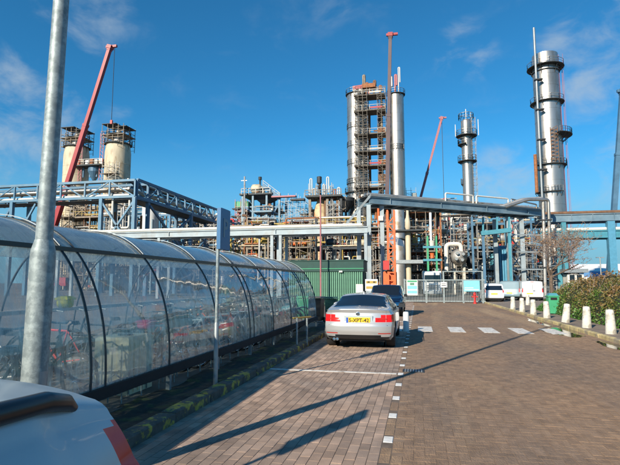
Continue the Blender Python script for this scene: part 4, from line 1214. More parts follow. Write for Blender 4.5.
def process_module(label, pxa, pxb, pytop, Y, depth, seed, frame, pal, nlev=None, density=1.0, cat='process unit', scaffm=None, floors=True):
    """open steel frame crowded with pipes, vessels, decks and rails"""
    rnd = random.Random(seed)
    xa, xb = at(pxa, 283, Y).x, at(pxb, 283, Y).x
    zt = at((pxa + pxb) / 2, pytop, Y).z
    t = thing('process_unit', label, cat, ((xa + xb) / 2, Y, 0))
    nlev = nlev or max(2, int(zt / 3.3)); lev = [zt * (i + 1) / nlev for i in range(nlev)]
    nb = max(1, int(round((xb - xa) / 4.5)))
    xs = [xa + (xb - xa) * i / nb for i in range(nb + 1)]
    for x in xs:
        for y in (Y, Y + depth): obj('column', MB().box((x, y, zt / 2 + .2), (.28, .28, zt + .4 + rnd.uniform(0, 1.5))), frame, t)
    for z in lev:
        for y in (Y, Y + depth): obj('beam', MB().bar((xa, y, z), (xb, y, z), .22, .34), frame, t)
        for x in xs: obj('beam', MB().bar((x, Y, z), (x, Y + depth, z), .2, .3), frame, t)
        if floors and rnd.random() < .75:
            i0 = rnd.randrange(nb); i1 = rnd.randrange(i0, nb) + 1
            fl = obj('floor', MB().box(((xs[i0] + xs[i1]) / 2, Y + depth / 2, z + .2), (xs[i1] - xs[i0], depth, .08)), deck_m, t)
            obj('guard_rail', MB().rail([(xs[i0], Y - .1, z + .24), (xs[i1], Y - .1, z + .24)], 1.1, .07, 1.6), rnd.choice((yellow, scaf, scaf, frame)), fl)
    for i in range(nb):
        if rnd.random() < .6:
            k = rnd.randrange(nlev); z0 = lev[k - 1] if k else 0
            obj('brace', MB().bar((xs[i], Y - .02, z0), (xs[i + 1], Y - .02, lev[k]), .16), frame, t)
            if rnd.random() < .5: obj('brace', MB().bar((xs[i + 1], Y - .02, z0), (xs[i], Y - .02, lev[k]), .16), frame, t)
    wd = xb - xa
    for q in range(int((5 + wd * 1.1) * density)):             # level runs with drops at the ends
        z = rnd.choice(lev) + rnd.uniform(.35, 1.6); y = Y + rnd.uniform(-.4, depth)
        a = xa + rnd.uniform(0, wd * .6); b = min(xb, a + rnd.uniform(wd * .25, wd)); r = rnd.choice((.05, .06, .08, .1, .13, .2))
        pts = [(a, y, z), (b, y, z)]
        if rnd.random() < .6: pts = [(a, y, z - rnd.uniform(1, 4))] + pts
        if rnd.random() < .6: pts = pts + [(b, y, max(.3, z - rnd.uniform(1, 5)))]
        obj('pipe', pipe_bend(pts, r, 8, 3), rnd.choice(pal), t, smooth=True, ang=50)
    for q in range(int((6 + wd * 1.2) * density)):             # risers
        x = xa + rnd.uniform(0, wd); y = Y + rnd.uniform(-.5, depth); z0 = rnd.uniform(0, zt * .6); z1 = min(zt + rnd.uniform(0, 1.8), z0 + rnd.uniform(2, zt * .8)); r = rnd.choice((.06, .08, .1, .14, .2))
        obj('pipe', pipe_bend([(x, y, z0), (x, y, z1), (x + rnd.choice((-1, 1)) * rnd.uniform(.5, 1.8), y, z1)], r, 8, 3), rnd.choice(pal), t, smooth=True, ang=50)
    for q in range(int(max(2, wd * .5) * density)):             # drums, exchangers, upright pots
        z = rnd.choice([0] + lev[:-1]); y = Y + rnd.uniform(.3, depth * .8); x = xa + rnd.uniform(.8, max(1, wd - .8)); r = rnd.uniform(.35, .95)
        if rnd.random() < .5: vessel(t, (x, y, z + r + .5), r, rnd.uniform(1.2, 3.2), rnd.choice(pal))
        else: vessel(t, (x, y, z + r * 1.6 + .6), r, rnd.uniform(1.2, 2.4), rnd.choice(pal), 'z')
    for q in range(int(wd * 1.0 * density)):                    # valves, motors, cabinets
        z = rnd.choice([0] + lev[:-1]) + rnd.uniform(.3, 1.8); x = xa + rnd.uniform(0, wd); y = Y + rnd.uniform(-.35, depth * .6)
        w = rnd.uniform(.25, .7)
        b = MB().lathe([(w * .5, -w * .3), (w * .55, 0), (w * .3, w * .25), (w * .1, w * .3), (w * .1, w * .7), (w * .45, w * .72), (w * .45, w * .8)], (x, y, z), 10) if rnd.random() < .6 else MB().box((x, y, z), (w, w * .6, w * rnd.uniform(.8, 1.8)), bev=.04)
        obj('valve', b, rnd.choice(pal), t)
    if scaffm:
        for q in range(2 + int(wd / 5)):
            x0 = xa + rnd.uniform(0, max(.1, wd - 4)); z1 = rnd.choice(lev)
            scaffold(t, x0, min(xb, x0 + rnd.uniform(2.5, 5)), Y - 1.6, Y - .5, 0, z1, scaffm, dx=1.6, dz=2.0, w=.08, decks=[z1 * .5, z1])
    return t

pale = [silver_clad, silver_dull, offwhite, offwhite, cream, silver_dull, galv]
warm = [silver_dull, brown, rust, cream, offwhite, yellow, silver_clad, dark_steel, orange]
cool = [silver_clad, steel_pale, sky_blue, offwhite, dark_steel, silver_dull, teal]
mixd = pale + [brown, rust, yellow, dark_steel, steel_pale, red]
MODS = [
 ('brown and cream process unit below the left silos, behind the blue truss', 54, 104, 203, 98, 6, 11, scaf_brown, warm, scaf_brown),
 ('low pipe unit seen between the legs of the blue truss', 102, 168, 216, 74, 5, 12, steel_deep, cool, scaf),
 ('pipe unit right of the white cone tank, under the receding truss', 168, 226, 222, 82, 6, 13, steel_deep, mixd, scaf),
 ('process unit with yellow handrails right behind the blue parking sign', 226, 268, 226, 72, 5, 14, scaf_brown, warm + [yellow, yellow], None),
 ('crowded brown pipe unit between the bridge columns above the green cabin', 268, 316, 226, 74, 6, 15, dark_steel, warm, scaf_brown),
 ('dark process unit above the right end of the green cabin', 316, 366, 226, 78, 6, 16, dark_steel, mixd, scaf),
 ('tall pipe unit directly behind the orange mast', 368, 408, 207, 80, 7, 17, dark_steel, warm, scaf),
 ('pipe unit with rusty risers behind the lorry', 404, 442, 212, 84, 7, 18, rust, mixd, scaf_brown),
 ('process unit around the foot of the slim silver column', 440, 476, 216, 88, 7, 19, dark_steel, pale + [brown, rust], scaf),
 ('blue framed exchanger unit left of the latticed bridge columns', 474, 512, 224, 72, 6, 20, steel_deep, cool + [brown, silver_dull], scaf),
 ('pipe unit behind the bare tree at the foot of the tall stack', 508, 560, 222, 92, 8, 21, steel_deep, mixd, scaf),
]
for (lab, a, b, top, Y, dep, sd, fr, pal, sc) in MODS:
    process_module(lab, a, b, top, Y, dep, sd, fr, pal, scaffm=sc, density=2.8 if a in (102, 168) else 1.9)
BACK = [
 ('long grey back process hall behind the low bridge at the left', 90, 240, 232, 128, 12, 31, dark_steel, mixd),
 ('far process unit behind the green cabin', 236, 350, 228, 132, 12, 32, dark_steel, warm),
 ('far high process unit behind the gate', 366, 470, 205, 130, 12, 33, dark_steel, mixd),
 ('far process unit behind the blue exchanger frame', 466, 556, 211, 136, 12, 34, steel_deep, mixd),
]
for (lab, a, b, top, Y, dep, sd, fr, pal) in BACK:
    t = process_module(lab, a, b, top, Y, dep, sd, fr, pal, density=1.3)
    xa, xb = at(a, 283, Y + dep).x, at(b, 283, Y + dep).x; zt = at((a + b) / 2, top + 6, Y).z
    rnd = random.Random(sd); x = xa
    while x < xb - 3:                                             # cladding bays: some open, some walled
        w = rnd.uniform(4, 8); h = zt * rnd.uniform(.55, .98)
        obj('wall_panel', MB().box((min(x + w / 2, xb), Y + dep + .3, h / 2), (w * .97, .25, h)), rnd.choice((dark_steel, silver_dull, brown, galv_d, dark_steel)), t)
        x += w

# ------------------------------------------------------------------ named landmarks of the plant
YS = 112
# twin cream silos
for (pc_, wx, pt, lab) in ((77.2, 24.5, 147, 'left one of the two cream silos, partly crossed by the red crane boom'), (118.4, 25.5, 144, 'right one of the two cream silos, below the crane hook line')):
    c = at(pc_, pt, YS); m = mp(pc_, YS); r = wx * m / 2; zt = at(pc_, pt, YS).z
    t = thing('silo', lab, 'silo', (c.x, YS, 0))
    prof = [(r, 0)]
    z = 2.5
    while z < zt - 4.5: prof += [(r, z - .05), (r * 1.012, z), (r, z + .05)]; z += 2.5
    prof += [(r, zt - 2.6), (r * .93, zt - .9), (r * .86, zt), (.001, zt + .2)]
    obj('shell', MB().lathe(prof, (c.x, YS, 0), 36), cream, t, smooth=True, ang=30)
    # head house: decks, scaffold tubes, flat dark roof sheets
    for dz, k in ((-.2, 1.08), (2.2, .95)):
        pl = obj('platform', MB().lathe([(r * .5, zt + dz - .15), (r * k, zt + dz - .15), (r * k, zt + dz), (r * .5, zt + dz)], (c.x, YS, 0), 20), deck_m, t)
        obj('guard_rail', MB().ringrail((c.x, YS, zt + dz), r * k * .98, 1.1, .10), scaf_brown, pl)
    scaffold(t, c.x - r * .95, c.x + r * .95, YS - r * .8, YS + r * .8, zt - 2.0, zt + 4.0, scaf_brown, dx=1.7, dz=1.6, w=.11, decks=(zt + 1.9,))
    obj('drive_head', MB().lathe([(r * .42, zt), (r * .42, zt + 2.6), (r * .2, zt + 3.2), (r * .2, zt + 4.0)], (c.x, YS, 0), 16), silver_dull, t)
    obj('roof_sheet', MB().box((c.x - r * .35, YS - .4, zt + 4.75), (r * 1.25, r * 1.5, .16)), dark_steel, t)
    obj('roof_sheet', MB().box((c.x + r * .55, YS + .3, zt + 4.15), (r * 1.0, r * 1.4, .16)), dark_steel, t)
    lift = MB(); sx_ = 1 if pc_ < 100 else -1
    for dx in (0, .9):
        lift.bar((c.x + sx_ * (r * .82 + dx), YS - r * .75, zt - 11), (c.x + sx_ * (r * .82 + dx), YS - r * .75, zt + 2.5), .14)
    for i in range(14): lift.bar((c.x + sx_ * (r * .82), YS - r * .75, zt - 11 + i), (c.x + sx_ * (r * .82 + .9), YS - r * .75, zt - 10 + i), .09)
    obj('ladder_tower', lift, crane_pink, t, kind='stuff')
    if pc_ > 100:
        scaffold(t, c.x - r * .3, c.x + r * .9, YS - r - 1.6, YS - r - .2, zt - 15, zt - 6.5, scaf, dx=1.6, dz=2, w=.10, decks=(zt - 9,))
    else:
        obj('nozzle', MB().lathe([(1.0, -1.2), (1.0, 0), (1.25, 0), (1.25, .3), (.001, .35)], (c.x + .8, YS - r + .2, zt - 11.5), 18, axis='y'), offwhite, t)
a, b = at(77, 166, YS - 2), at(104, 166, YS - 2)
wk = thing('walkway', 'high walkway with railings and plant gear linking the two cream silos', 'walkway', ((a.x + b.x) / 2, YS - 2, a.z))
obj('deck', MB().box(((a.x + b.x) / 2, YS - 2, a.z - .3), (b.x - a.x, 3.6, .35)), deck_m, wk)
for yy in (-1.7, 1.7): obj('guard_rail', MB().rail([(a.x, YS - 2 + yy, a.z), (b.x, YS - 2 + yy, a.z)], 1.2, .12, 1.5), scaf, wk)
for k in range(6):
    x = a.x + (b.x - a.x) * (k + .5) / 6
    obj('motor', MB().box((x, YS - 2.2, a.z + .7), (.9, .9, 1.2 + .6 * (k % 2)), bev=.1), (orange, scaf_brown, silver_dull, rust, offwhite, silver_dull)[k], wk)
for k in range(3):
    x = a.x + (b.x - a.x) * (.25 + .25 * k); obj('bracket', MB().bar((x, YS - 2, a.z - .4), (x, YS - 2, a.z - 3.2), .35), steel_deep, wk)
obj('hopper', MB().lathe([(.5, 0), (1.6, 2.2), (1.6, 3.4)], ((a.x + b.x) / 2 + 1, YS - 1.6, a.z - 4), 16), steel_deep, wk)
# white cone tank under the truss
c = at(148, 283, 66); m = mp(148, 66)
ct = thing('cone_tank', 'white cone bottomed tank below the receding truss', 'tank', (c.x, 66, 0))
zt = at(148, 207, 66).z
obj('shell', MB().lathe([(.25, 4.0), (8 * m, zt - 3.2), (8 * m, zt), (6 * m, zt + .5), (.001, zt + .8)], (c.x, 66, 0), 28), white_m, ct, smooth=True, ang=30)
for sx in (-1, 1):
    for sy in (-1, 1): obj('leg', MB().bar((c.x + sx * 6.5 * m, 66 + sy * 6.5 * m, 0), (c.x + sx * 5.7 * m, 66 + sy * 5.7 * m, zt - 2), .18), steel_blue, ct)
# grey cylinder tank near the sign
c = at(205, 283, 90); t, c, r = ring_column('storage_tank', 'squat grey tank behind the end of the blue truss', 'tank', 205, 90, 16, 224, silver_dull, [(224, 1.05, 0, 360)], seams=1.5)

# twin stainless columns with scaffolding
YE = 115
lc, c1, r1 = ring_column('distillation_column', 'left and thicker of the twin stainless columns, with dark hoops', 'column', 356.5, YE, 19.5, 96, silver_clad,
        [(95, 1.16, 0, 360), (129, 1.06, 0, 360), (147, 1.06, 0, 360), (165, 1.06, 0, 360), (184, 1.12, 90, 300), (193, 1.3, 150, 300)], dome=False, seams=2.2)
rc2, c2, r2 = ring_column('distillation_column', 'right and slimmer of the twin stainless columns', 'column', 396, YE, 15.5, 96, silver_clad, [(95, 1.2, 0, 360), (150, 1.05, 200, 330)], dome=False, seams=2.2, rails=True)
st = thing('scaffold_tower', 'scaffold tower with decks filling the gap between the twin columns', 'scaffolding', ((c1.x + c2.x) / 2, YE, 0))
zE = at(375, 96, YE).z
pxl = lambda px, py=283, Y=YE: at(px, py, Y)
scaffold(st, pxl(358).x, pxl(371).x, YE - r1 - 2.4, YE - r1 * .2, 0, zE, scaf_dark, dx=1.1, dz=1.6, w=.10)
scaffold(st, pxl(381).x, pxl(389.5).x, YE - r1 - 1.6, YE - r1 * .1, 0, zE, scaf_dark, dx=1.1, dz=1.6, w=.10)
for py in (100, 115, 138, 155, 169, 190):
    z = pxl(375, py).z
    obj('deck', MB().box((pxl(373).x, YE - r1 * .9, z), (pxl(389).x - pxl(358).x, r1 * 1.6, .3)), scaf_dark, st)
    obj('toe_board', MB().box((pxl(377 + (py % 7)).x, YE - r1 * 1.75, z + .5), (2.2 + (py % 3) * .6, .1, .42)), (scaf, rust, crane_red, scaf, brown, scaf)[(py // 3) % 6], st)
    obj('guard_rail', MB().rail([(pxl(358).x, YE - r1 * 1.72, z + .1), (pxl(389).x, YE - r1 * 1.72, z + .1)], 1.1, .1, 1.8), scaf, st)
for py in (112, 134, 166, 180):
    obj('tarpaulin', MB().box((pxl(384.5).x, YE - r1 * .4, pxl(384, py).z), (1.9, 1.6, 2.2)), (brown, dark_steel, rust, brown)[py % 4], st)
for k in range(7):                              # risers strapped between the columns
    x = pxl(368.5 + k * 2.6).x
    if 372 < 368.5 + k * 2.6 < 380: continue
    obj('pipe', MB().tube((x, YE + .6 * (k % 3), 0), (x, YE + .6 * (k % 3), zE - rnd.uniform(0, 4)), .22 + .12 * (k % 2), n=10), (silver_dull, brown, cream, silver_clad)[k % 4], st, smooth=True, ang=50)
top = MB(); z0 = zE
dv = thing('davit', 'red and white davit arm on top of the left twin column', 'davit', (pxl(360).x, YE, zE))
p0 = pxl(360.5, 96)
obj('mast', MB().tube((p0.x, YE, zE - .3), (p0.x, YE, pxl(360, 88).z), .45, n=10), offwhite, dv)
obj('arm', MB().bar(pxl(353, 88.5), pxl(363.5, 87.0), .9), crane_red, dv)
obj('hook_block', MB().box(tuple(pxl(354.5, 89.5)), (.8, .8, .9)), offwhite, dv)
hs = thing('head_gear', 'orange brown pipe gear and railings on the top deck between the twin columns', 'pipe gear', (pxl(378).x, YE, zE))
for px, h, m in ((366, 5, scaf_brown), (369, 3, rust), (372, 2.2, orange), (377, 3.4, brown), (383, 2.0, rust), (394, 4.0, silver_dull), (399, 4.4, crane_pink), (402.5, 6.2, offwhite)):
    obj('pipe', pipe_bend([(pxl(px).x, YE - 1, zE - .2), (pxl(px).x, YE - 1, zE + h), (pxl(px + 1.6).x, YE - 1, zE + h), (pxl(px + 1.6).x, YE - 1, zE + h * .4)], .25 if px < 402 else .12, 8), m, hs, smooth=True, ang=50)
obj('guard_rail', MB().rail([(pxl(365).x, YE - 2, zE + .2), (pxl(389).x, YE - 2, zE + .2)], 1.2, .12, 1.6), scaf_brown, hs)
obj('box', MB().box((pxl(372).x, YE - 1.5, zE + 1.9), (3.2, 1.6, 1.0)), rust, hs)
fn_ = thing('funnel', 'dark funnel shaped hopper hanging left of the thick twin column', 'hopper', (pxl(343.5, 210).x, YE - 3, pxl(343, 213).z))
pz0, pz1 = pxl(344, 214).z, pxl(344, 204).z
obj('cone', MB().lathe([(.5, pz0), (2.2, pz1), (2.2, pz1 + .8)], (pxl(344).x + 1, YE - 3, 0), 18), dark_steel, fn_, smooth=True, ang=30)
obj('support', MB().bar((pxl(344).x + 1, YE - 3, 0), (pxl(344).x + 1, YE - 3, pz0), .5), dark_steel, fn_)

# slim silver column with ring platforms
ring_column('distillation_column', 'slim silver column with three dark ring platforms, right of the pink crane', 'column', 466.0, 104, 10.4, 122, silver_clad,
        [(136, 2.0, 0, 360), (144.5, 1.7, 120, 260), (161.5, 1.8, 110, 430), (184, 1.3, 100, 200), (243, 1.9, 0, 360)], seams=2.0, ladder=(0, 270, 118, scaf))
tm = thing('antenna_frame', 'rail crown and masts on the top of the slim silver column', 'railings', (at(468, 283, 104).x, 104, at(468, 121, 104).z))
z1_ = at(468, 121, 104).z; cx_ = at(466.0, 122, 104).x
obj('guard_rail', MB().ringrail((cx_, 104, z1_ + .3), 1.5, 1.2, .08), scaf, tm)
for dx, h in ((-2.2, 1.6), (0, 2.6), (2.4, 2.4), (1.0, 1.8)):
    obj('mast', MB().bar((cx_ + dx, 104, z1_ - (3.2 if abs(dx) > 2 else .2)), (cx_ + dx, 104, z1_ + h - (2.2 if abs(dx) > 2 else 0)), .12), offwhite, tm)

# tall stack on the right
YG = 112
tall, cg, rg = ring_column('chimney_stack', 'tall shiny silver stack with dark ring platforms at the right', 'chimney', 544.6, YG, 24.5, 56, silver_clad,
        [(68.5, 1.45, 0, 360), (73, 1.12, 0, 360), (103.5, 1.32, 0, 360), (137, 1.75, -75, 20), (166, 1.25, 190, 400), (193, 1.25, 170, 300)], dome=False, seams=2.6, ladder=(-10, 66, 280, crane_pink))
fp = thing('vent_pipe', 'thin pale vent pipe rising past the top of the tall stack on its left', 'pipe', (at(532.3, 28, YG - 3).x, YG - 3, 0))
pv_ = at(532.3, 28, YG - 3)
obj('pipe', MB().tube((pv_.x + .3, YG - 3, 0), (pv_.x + .3, YG - 3, pv_.z), .24, n=12), galv_d, fp, smooth=True, ang=50)
obj('rusty_sleeve', MB().tube((at(536, 178, YG - 3).x, YG - 3.2, at(538, 195, YG).z), (at(536, 178, YG - 3).x, YG - 3.2, at(538, 158, YG).z), .34, n=12), rust, fp)
for py in (80, 110, 140, 170): obj('clamp', MB().box((pv_.x + .7, YG - 3, at(535, py, YG - 3).z), (1.6, 1.0, .25)), dark_steel, fp)
lr = thing('ladder_cage', 'rusty red caged ladder on the front of the tall stack', 'ladder', (at(551, 150, YG).x, YG - rg - .4, 0))
lb = MB(); xq = at(551, 150, YG).x; za, zb = at(553, 166, YG).z, at(553, 131, YG).z
for s in (-.7, .7): lb.bar((xq + s, YG - rg - .4, za), (xq + s, YG - rg - .4, zb), .12)
z = za
while z < zb: lb.bar((xq - .7, YG - rg - .4, z), (xq + .7, YG - rg - .4, z), .14); lb.bar((xq - .7, YG - rg - .4, z), (xq + .7, YG - rg - .4, z + .8), .1); z += .8
obj('rungs', lb, brown, lr, kind='stuff')

# braced platform structure left of the twin columns
YH = 105
ph_ = lambda px, py=283: at(px, py, YH)
hp = thing('platform_structure', 'high braced steel platform with a cream drum on top, left of the twin columns', 'platform', (ph_(265).x, YH, 0))
xa_, xb_ = ph_(241).x, ph_(279).x
z1, z2, zb_ = ph_(260, 194).z, ph_(260, 212).z, 0
for px in (241.5, 252, 266, 279):
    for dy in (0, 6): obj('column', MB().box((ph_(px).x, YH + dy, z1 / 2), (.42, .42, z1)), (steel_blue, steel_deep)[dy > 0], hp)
obj('deck', MB().box(((xa_ + ph_(270).x) / 2, YH + 3, z1), (ph_(270).x - xa_ + 1, 7.2, .4)), deck_m, hp)
obj('hopper', MB().add([(ph_(250).x, YH - .2, z1 - .2), (ph_(272).x, YH - .2, z1 - .2), (ph_(272).x, YH + 6, z1 - .2), (ph_(250).x, YH + 6, z1 - .2), (ph_(257).x, YH + 2, z1 - 1.8), (ph_(264).x, YH + 2, z1 - 1.8), (ph_(264).x, YH + 4, z1 - 1.8), (ph_(257).x, YH + 4, z1 - 1.8)], [(0, 1, 5, 4), (1, 2, 6, 5), (2, 3, 7, 6), (3, 0, 4, 7), (7, 6, 5, 4)]), deck_m, hp)
obj('deck', MB().box((ph_(263).x, YH + 2, z2), (ph_(274).x - ph_(255).x, 6.2, .4)), steel_blue, hp)
for zz, pa_, pb_ in ((z1, 241, 270), (z2, 255, 273)):
    for yy in (-.6, 6.4): obj('guard_rail', MB().rail([(ph_(pa_).x, YH + yy, zz), (ph_(pb_).x, YH + yy, zz)], 1.3, .13, 1.6), scaf if zz == z1 else scaf_brown, hp)
vessel(hp, (ph_(254).x, YH + 1, z1 + 1.35), 1.15, 1.5, cream)
for k in range(7):
    obj('motor', MB().box((ph_(257 + k * 2.2).x, YH + .5, (z1 if k < 3 else z2) + .9), (.8, .8, 1.0 + .5 * (k % 3)), bev=.1), (rust, dark_steel, scaf_brown, orange, cream, rust, offwhite)[k], hp)
obj('vent', MB().lathe([(.2, z1), (.2, z1 + 3.6), (.4, z1 + 3.6), (.4, z1 + 4.3), (.001, z1 + 4.4)], (ph_(257).x, YH + 1.4, 0), 12), dark_steel, hp)
obj('stair', MB().bar(ph_(263, 186), ph_(280, 199), .5, .9), steel_deep, hp)
obj('guard_rail', MB().rail([ph_(263, 185), ph_(280, 198)], 1.1, .1, 1.5), scaf, hp)
for (a, b) in (((241, 214), (252, 226)), ((252, 222), (266, 206)), ((266, 226), (279, 204)), ((279, 226), (268, 206)), ((244, 207), (258, 215)), ((258, 227), (266, 214))):
    obj('brace', MB().bar(ph_(*a), ph_(*b), .3), steel_deep, hp)
for py in (207, 218, 226): obj('beam', MB().bar(ph_(241, py), ph_(281, py), .26), steel_blue, hp)
scaffold(hp, ph_(243).x, ph_(276).x, YH - 1.6, YH - .6, 0, ph_(260, 220).z, scaf, dx=2.4, dz=2.2, w=.10)
mst = thing('mast', 'thin grey mast standing at the left corner of the braced platform', 'mast', (ph_(246).x, YH - 1.5, 0))
obj('pole', MB().tube((ph_(246.5).x, YH - 1.5, 0), (ph_(245.5).x, YH - 1.5, ph_(246, 178).z), .2, n=8), silver_dull, mst)
obj('arm', MB().bar((ph_(245).x - .7, YH - 1.5, ph_(245, 182).z), (ph_(245).x + .7, YH - 1.5, ph_(245, 182).z), .12), silver_dull, mst)
sc2 = thing('scaffold_tower', 'pale scaffold tower with short decks between the braced platform and the cream vessel', 'scaffolding', (ph_(292).x, YH + 2, 0))
scaffold(sc2, ph_(280).x, ph_(304).x, YH, YH + 4, 0, ph_(292, 196).z, scaf, dx=2.0, dz=2.0, w=.085, decks=[ph_(292, 222).z])
obj('deck', MB().box((ph_(284).x, YH - .3, ph_(284, 197).z), (5.6, 1.4, .3)), crane_pink, sc2)
obj('deck', MB().box((ph_(298).x, YH - .3, ph_(298, 200).z), (3.2, 1.4, .4)), dark_steel, sc2)
extra = (('grey scaffold tower just right of the small green topped tower', 236, 246, 206, 108), ('tangled scaffold between the braced platform and its right leg', 266, 282, 206, 112),
         ('scaffold bay left of the cream vessel platform', 300, 312, 208, 108), ('scaffold right behind the cream vessel', 330, 346, 204, 110),
         ('grey scaffold rising above the start of the high bridge', 403, 418, 190, 118), ('low scaffold beside the end of the blue truss', 205, 222, 212, 104),
         ('scaffold block behind the middle of the high bridge', 440, 458, 216, 100), ('scaffold around the pipes left of the tall stack', 512, 532, 208, 106),
         ('brown scaffold under the right cream silo', 104, 132, 186, 106), ('brown scaffold under the left cream silo', 62, 92, 190, 106))
for q, (lab, a, b, top, Y) in enumerate(extra):
    pa_, pb_ = at(a, 283, Y), at(b, 283, Y); zz_ = at((a + b) / 2, top, Y).z
    t = thing('scaffold_tower', lab, 'scaffolding', ((pa_.x + pb_.x) / 2, Y, 0))
    scaffold(t, pa_.x, pb_.x, Y, Y + 3.5, 0, zz_, scaf if q % 2 == 0 else scaf_brown, dx=1.2, dz=1.7, w=.075, decks=[zz_ * f for f in (.45, .62, .8, .93)])
    for k in range(5):
        x = random.uniform(pa_.x, pb_.x); z = zz_ * random.choice((.62, .8, .93))
        obj('pipe', MB().tube((x, Y + 1.5, z - random.uniform(2, 7)), (x, Y + 1.5, z + random.uniform(1, 3)), random.choice((.12, .18, .28)), n=8), random.choice(mixd), t, smooth=True, ang=50)
    for k in range(4):
        x = random.uniform(pa_.x, pb_.x); z = zz_ * random.choice((.45, .62, .8, .93))
        obj('crate', MB().box((x, Y + .6, z + .5), (random.uniform(.6, 1.4), .8, random.uniform(.5, 1.1)), bev=.05), random.choice(mixd), t)
# small green and pink tower behind the parking sign
gt = thing('filter_tower', 'small tower with a green cabin top right of the blue parking sign', 'tower', (ph_(233).x, YH + 6, 0))
zz = ph_(233, 206).z
obj('body', MB().lathe([(1.6, 0), (1.6, zz)], (ph_(233.5).x, YH + 6, 0), 20), crane_pink, gt, smooth=True, ang=40)
obj('cabin', MB().box((ph_(233.5).x, YH + 6, zz + .9), (3.4, 3.4, 1.8), bev=.1), green_fr, gt)
obj('deck', MB().box((ph_(233).x, YH + 6, ph_(233, 214).z), (4.6, 4.6, .3)), dark_steel, gt)
obj('deck', MB().box((ph_(233).x, YH + 6, zz), (4.2, 4.2, .25)), dark_steel, gt)
scaffold(gt, ph_(227.5).x, ph_(239).x, YH + 4, YH + 8, 0, ph_(233, 199).z, crane_pink, dx=1.4, dz=1.8, w=.11)
# cream vessel below a railed platform
YI = 103
pi_ = lambda px, py=283: at(px, py, YI)
cv = thing('reactor_vessel', 'cream and rust stained cone vessel under a railed platform, left of the twin columns', 'vessel', (pi_(322).x, YI, 0))
mI = mp(322, YI)
zt = pi_(322, 200).z
obj('shell', MB().lathe([(9 * mI, 0), (9 * mI, pi_(322, 222).z), (7.5 * mI, pi_(322, 212).z), (4.4 * mI, pi_(322, 203).z), (3.4 * mI, zt)], (pi_(321).x, YI, 0), 28),
    M('stained_cream', (.55, .42, .24), .6, var=.25, scale=.8, c2=(.32, .13, .05), c2amt=.35, c2scale=.5), cv, smooth=True, ang=30)
obj('deck', MB().box((pi_(326).x, YI, pi_(326, 198).z), (36 * mI, 6, .4)), deck_m, cv)
obj('guard_rail', MB().rail([(pi_(308).x, YI - 3, pi_(326, 198).z), (pi_(344).x, YI - 3, pi_(326, 198).z)], 1.3, .12, 1.5), scaf_brown, cv)
obj('guard_rail', MB().rail([(pi_(308).x, YI + 3, pi_(326, 198).z), (pi_(344).x, YI + 3, pi_(326, 198).z)], 1.3, .12, 1.5), scaf_brown, cv)
obj('vent', MB().tube((pi_(320.5).x, YI, pi_(320, 198).z), (pi_(319.5).x, YI, pi_(320, 179).z), .28, n=8).lathe([(.3, 0), (.55, .2), (.55, 1.6), (.3, 1.7)], (pi_(319.5).x, YI, pi_(320, 184).z), 10), dark_steel, cv)
for px, h, m in ((311, 4.6, offwhite), (314, 2.4, silver_dull), (317, 3.0, scaf_brown), (324, 3.2, silver_dull), (328, 4.8, offwhite), (331, 2.8, steel_pale), (335, 2.0, orange), (339, 2.4, offwhite)):
    obj('pipe', pipe_bend([(pi_(px).x, YI - 1, zt), (pi_(px).x, YI - 1, zt + h), (pi_(px + 2).x, YI - 1, zt + h), (pi_(px + 2).x, YI - 1, zt + h * .3)], .12, 8), m, cv, smooth=True, ang=50)
scaffold(cv, pi_(311).x, pi_(334).x, YI - 2.4, YI - .6, zt, pi_(322, 188).z, scaf, dx=1.5, dz=1.5, w=.1)
for px in (312, 329.5, 334, 343): obj('column', MB().box((pi_(px).x, YI - 2, zt / 2), (.5, .5, zt)), dark_steel if px > 330 else scaf_brown, cv)
for k in range(5):
    x = pi_(327 + k * 3).x; obj('pipe', MB().tube((x, YI - 1.5, 0), (x, YI - 1.5, pi_(327, 202 + 3 * (k % 2)).z), .3, n=8), (brown, rust, silver_dull, dark_steel, brown)[k], cv, smooth=True, ang=50)
scaffold(cv, pi_(330).x, pi_(342).x, YI - 4, YI - 2.4, 0, pi_(335, 206).z, scaf, dx=1.5, dz=2, w=.1)
# round vessels low behind the gate
for (px, py, Y, rp, m, lab) in ((459, 257, 74, 8.0, silver_dull, 'pale round drum with dark nozzles behind the gate'), (398, 222, 76, 6.5, silver_dull, 'rust streaked silver riser column behind the orange mast')):
    c = at(px, py, Y); t = thing('drum', lab, 'drum', (c.x, Y, 0)); r = rp * mp(px, Y)
    if px > 450:
        obj('shell', MB().lathe([(.001, -1.2), (r * .7, -.9), (r, -.2), (r, 2.5), (r * .7, 3.2), (.001, 3.4)], (c.x, Y, c.z), 24, axis='y'), m, t, smooth=True, ang=50)
        for k in range(4): obj('nozzle', MB().lathe([(.22, -1.6), (.22, -.6)], (c.x + r * .5 * math.cos(1.57 * k + .6), Y, c.z + r * .5 * math.sin(1.57 * k + .6)), 10, axis='y'), galv_d, t)
        for s in (-1, 1): obj('leg', MB().box((c.x + s * r * .6, Y + 1, (c.z - r * .6) / 2), (.35, 1.2, c.z - r * .6)), concrete, t)
        obj('elbow', pipe_bend([(c.x - 1.8, Y - .5, c.z - 2), (c.x - 1.8, Y - .5, c.z + r + .7), (c.x + .3, Y - .5, c.z + r + .7), (c.x + .3, Y - .5, c.z)], .32, 12, 5), offwhite, t, smooth=True, ang=50)
    else:
        obj('shell', MB().lathe([(r, 0), (r, at(398, 206, Y).z)], (c.x, Y, 0), 24), m, t, smooth=True, ang=40)
        obj('deck', MB().lathe([(r, 8.2), (r * 2.2, 8.2), (r * 2.2, 8.4), (r, 8.4)], (c.x, Y, 0), 20), deck_m, t)
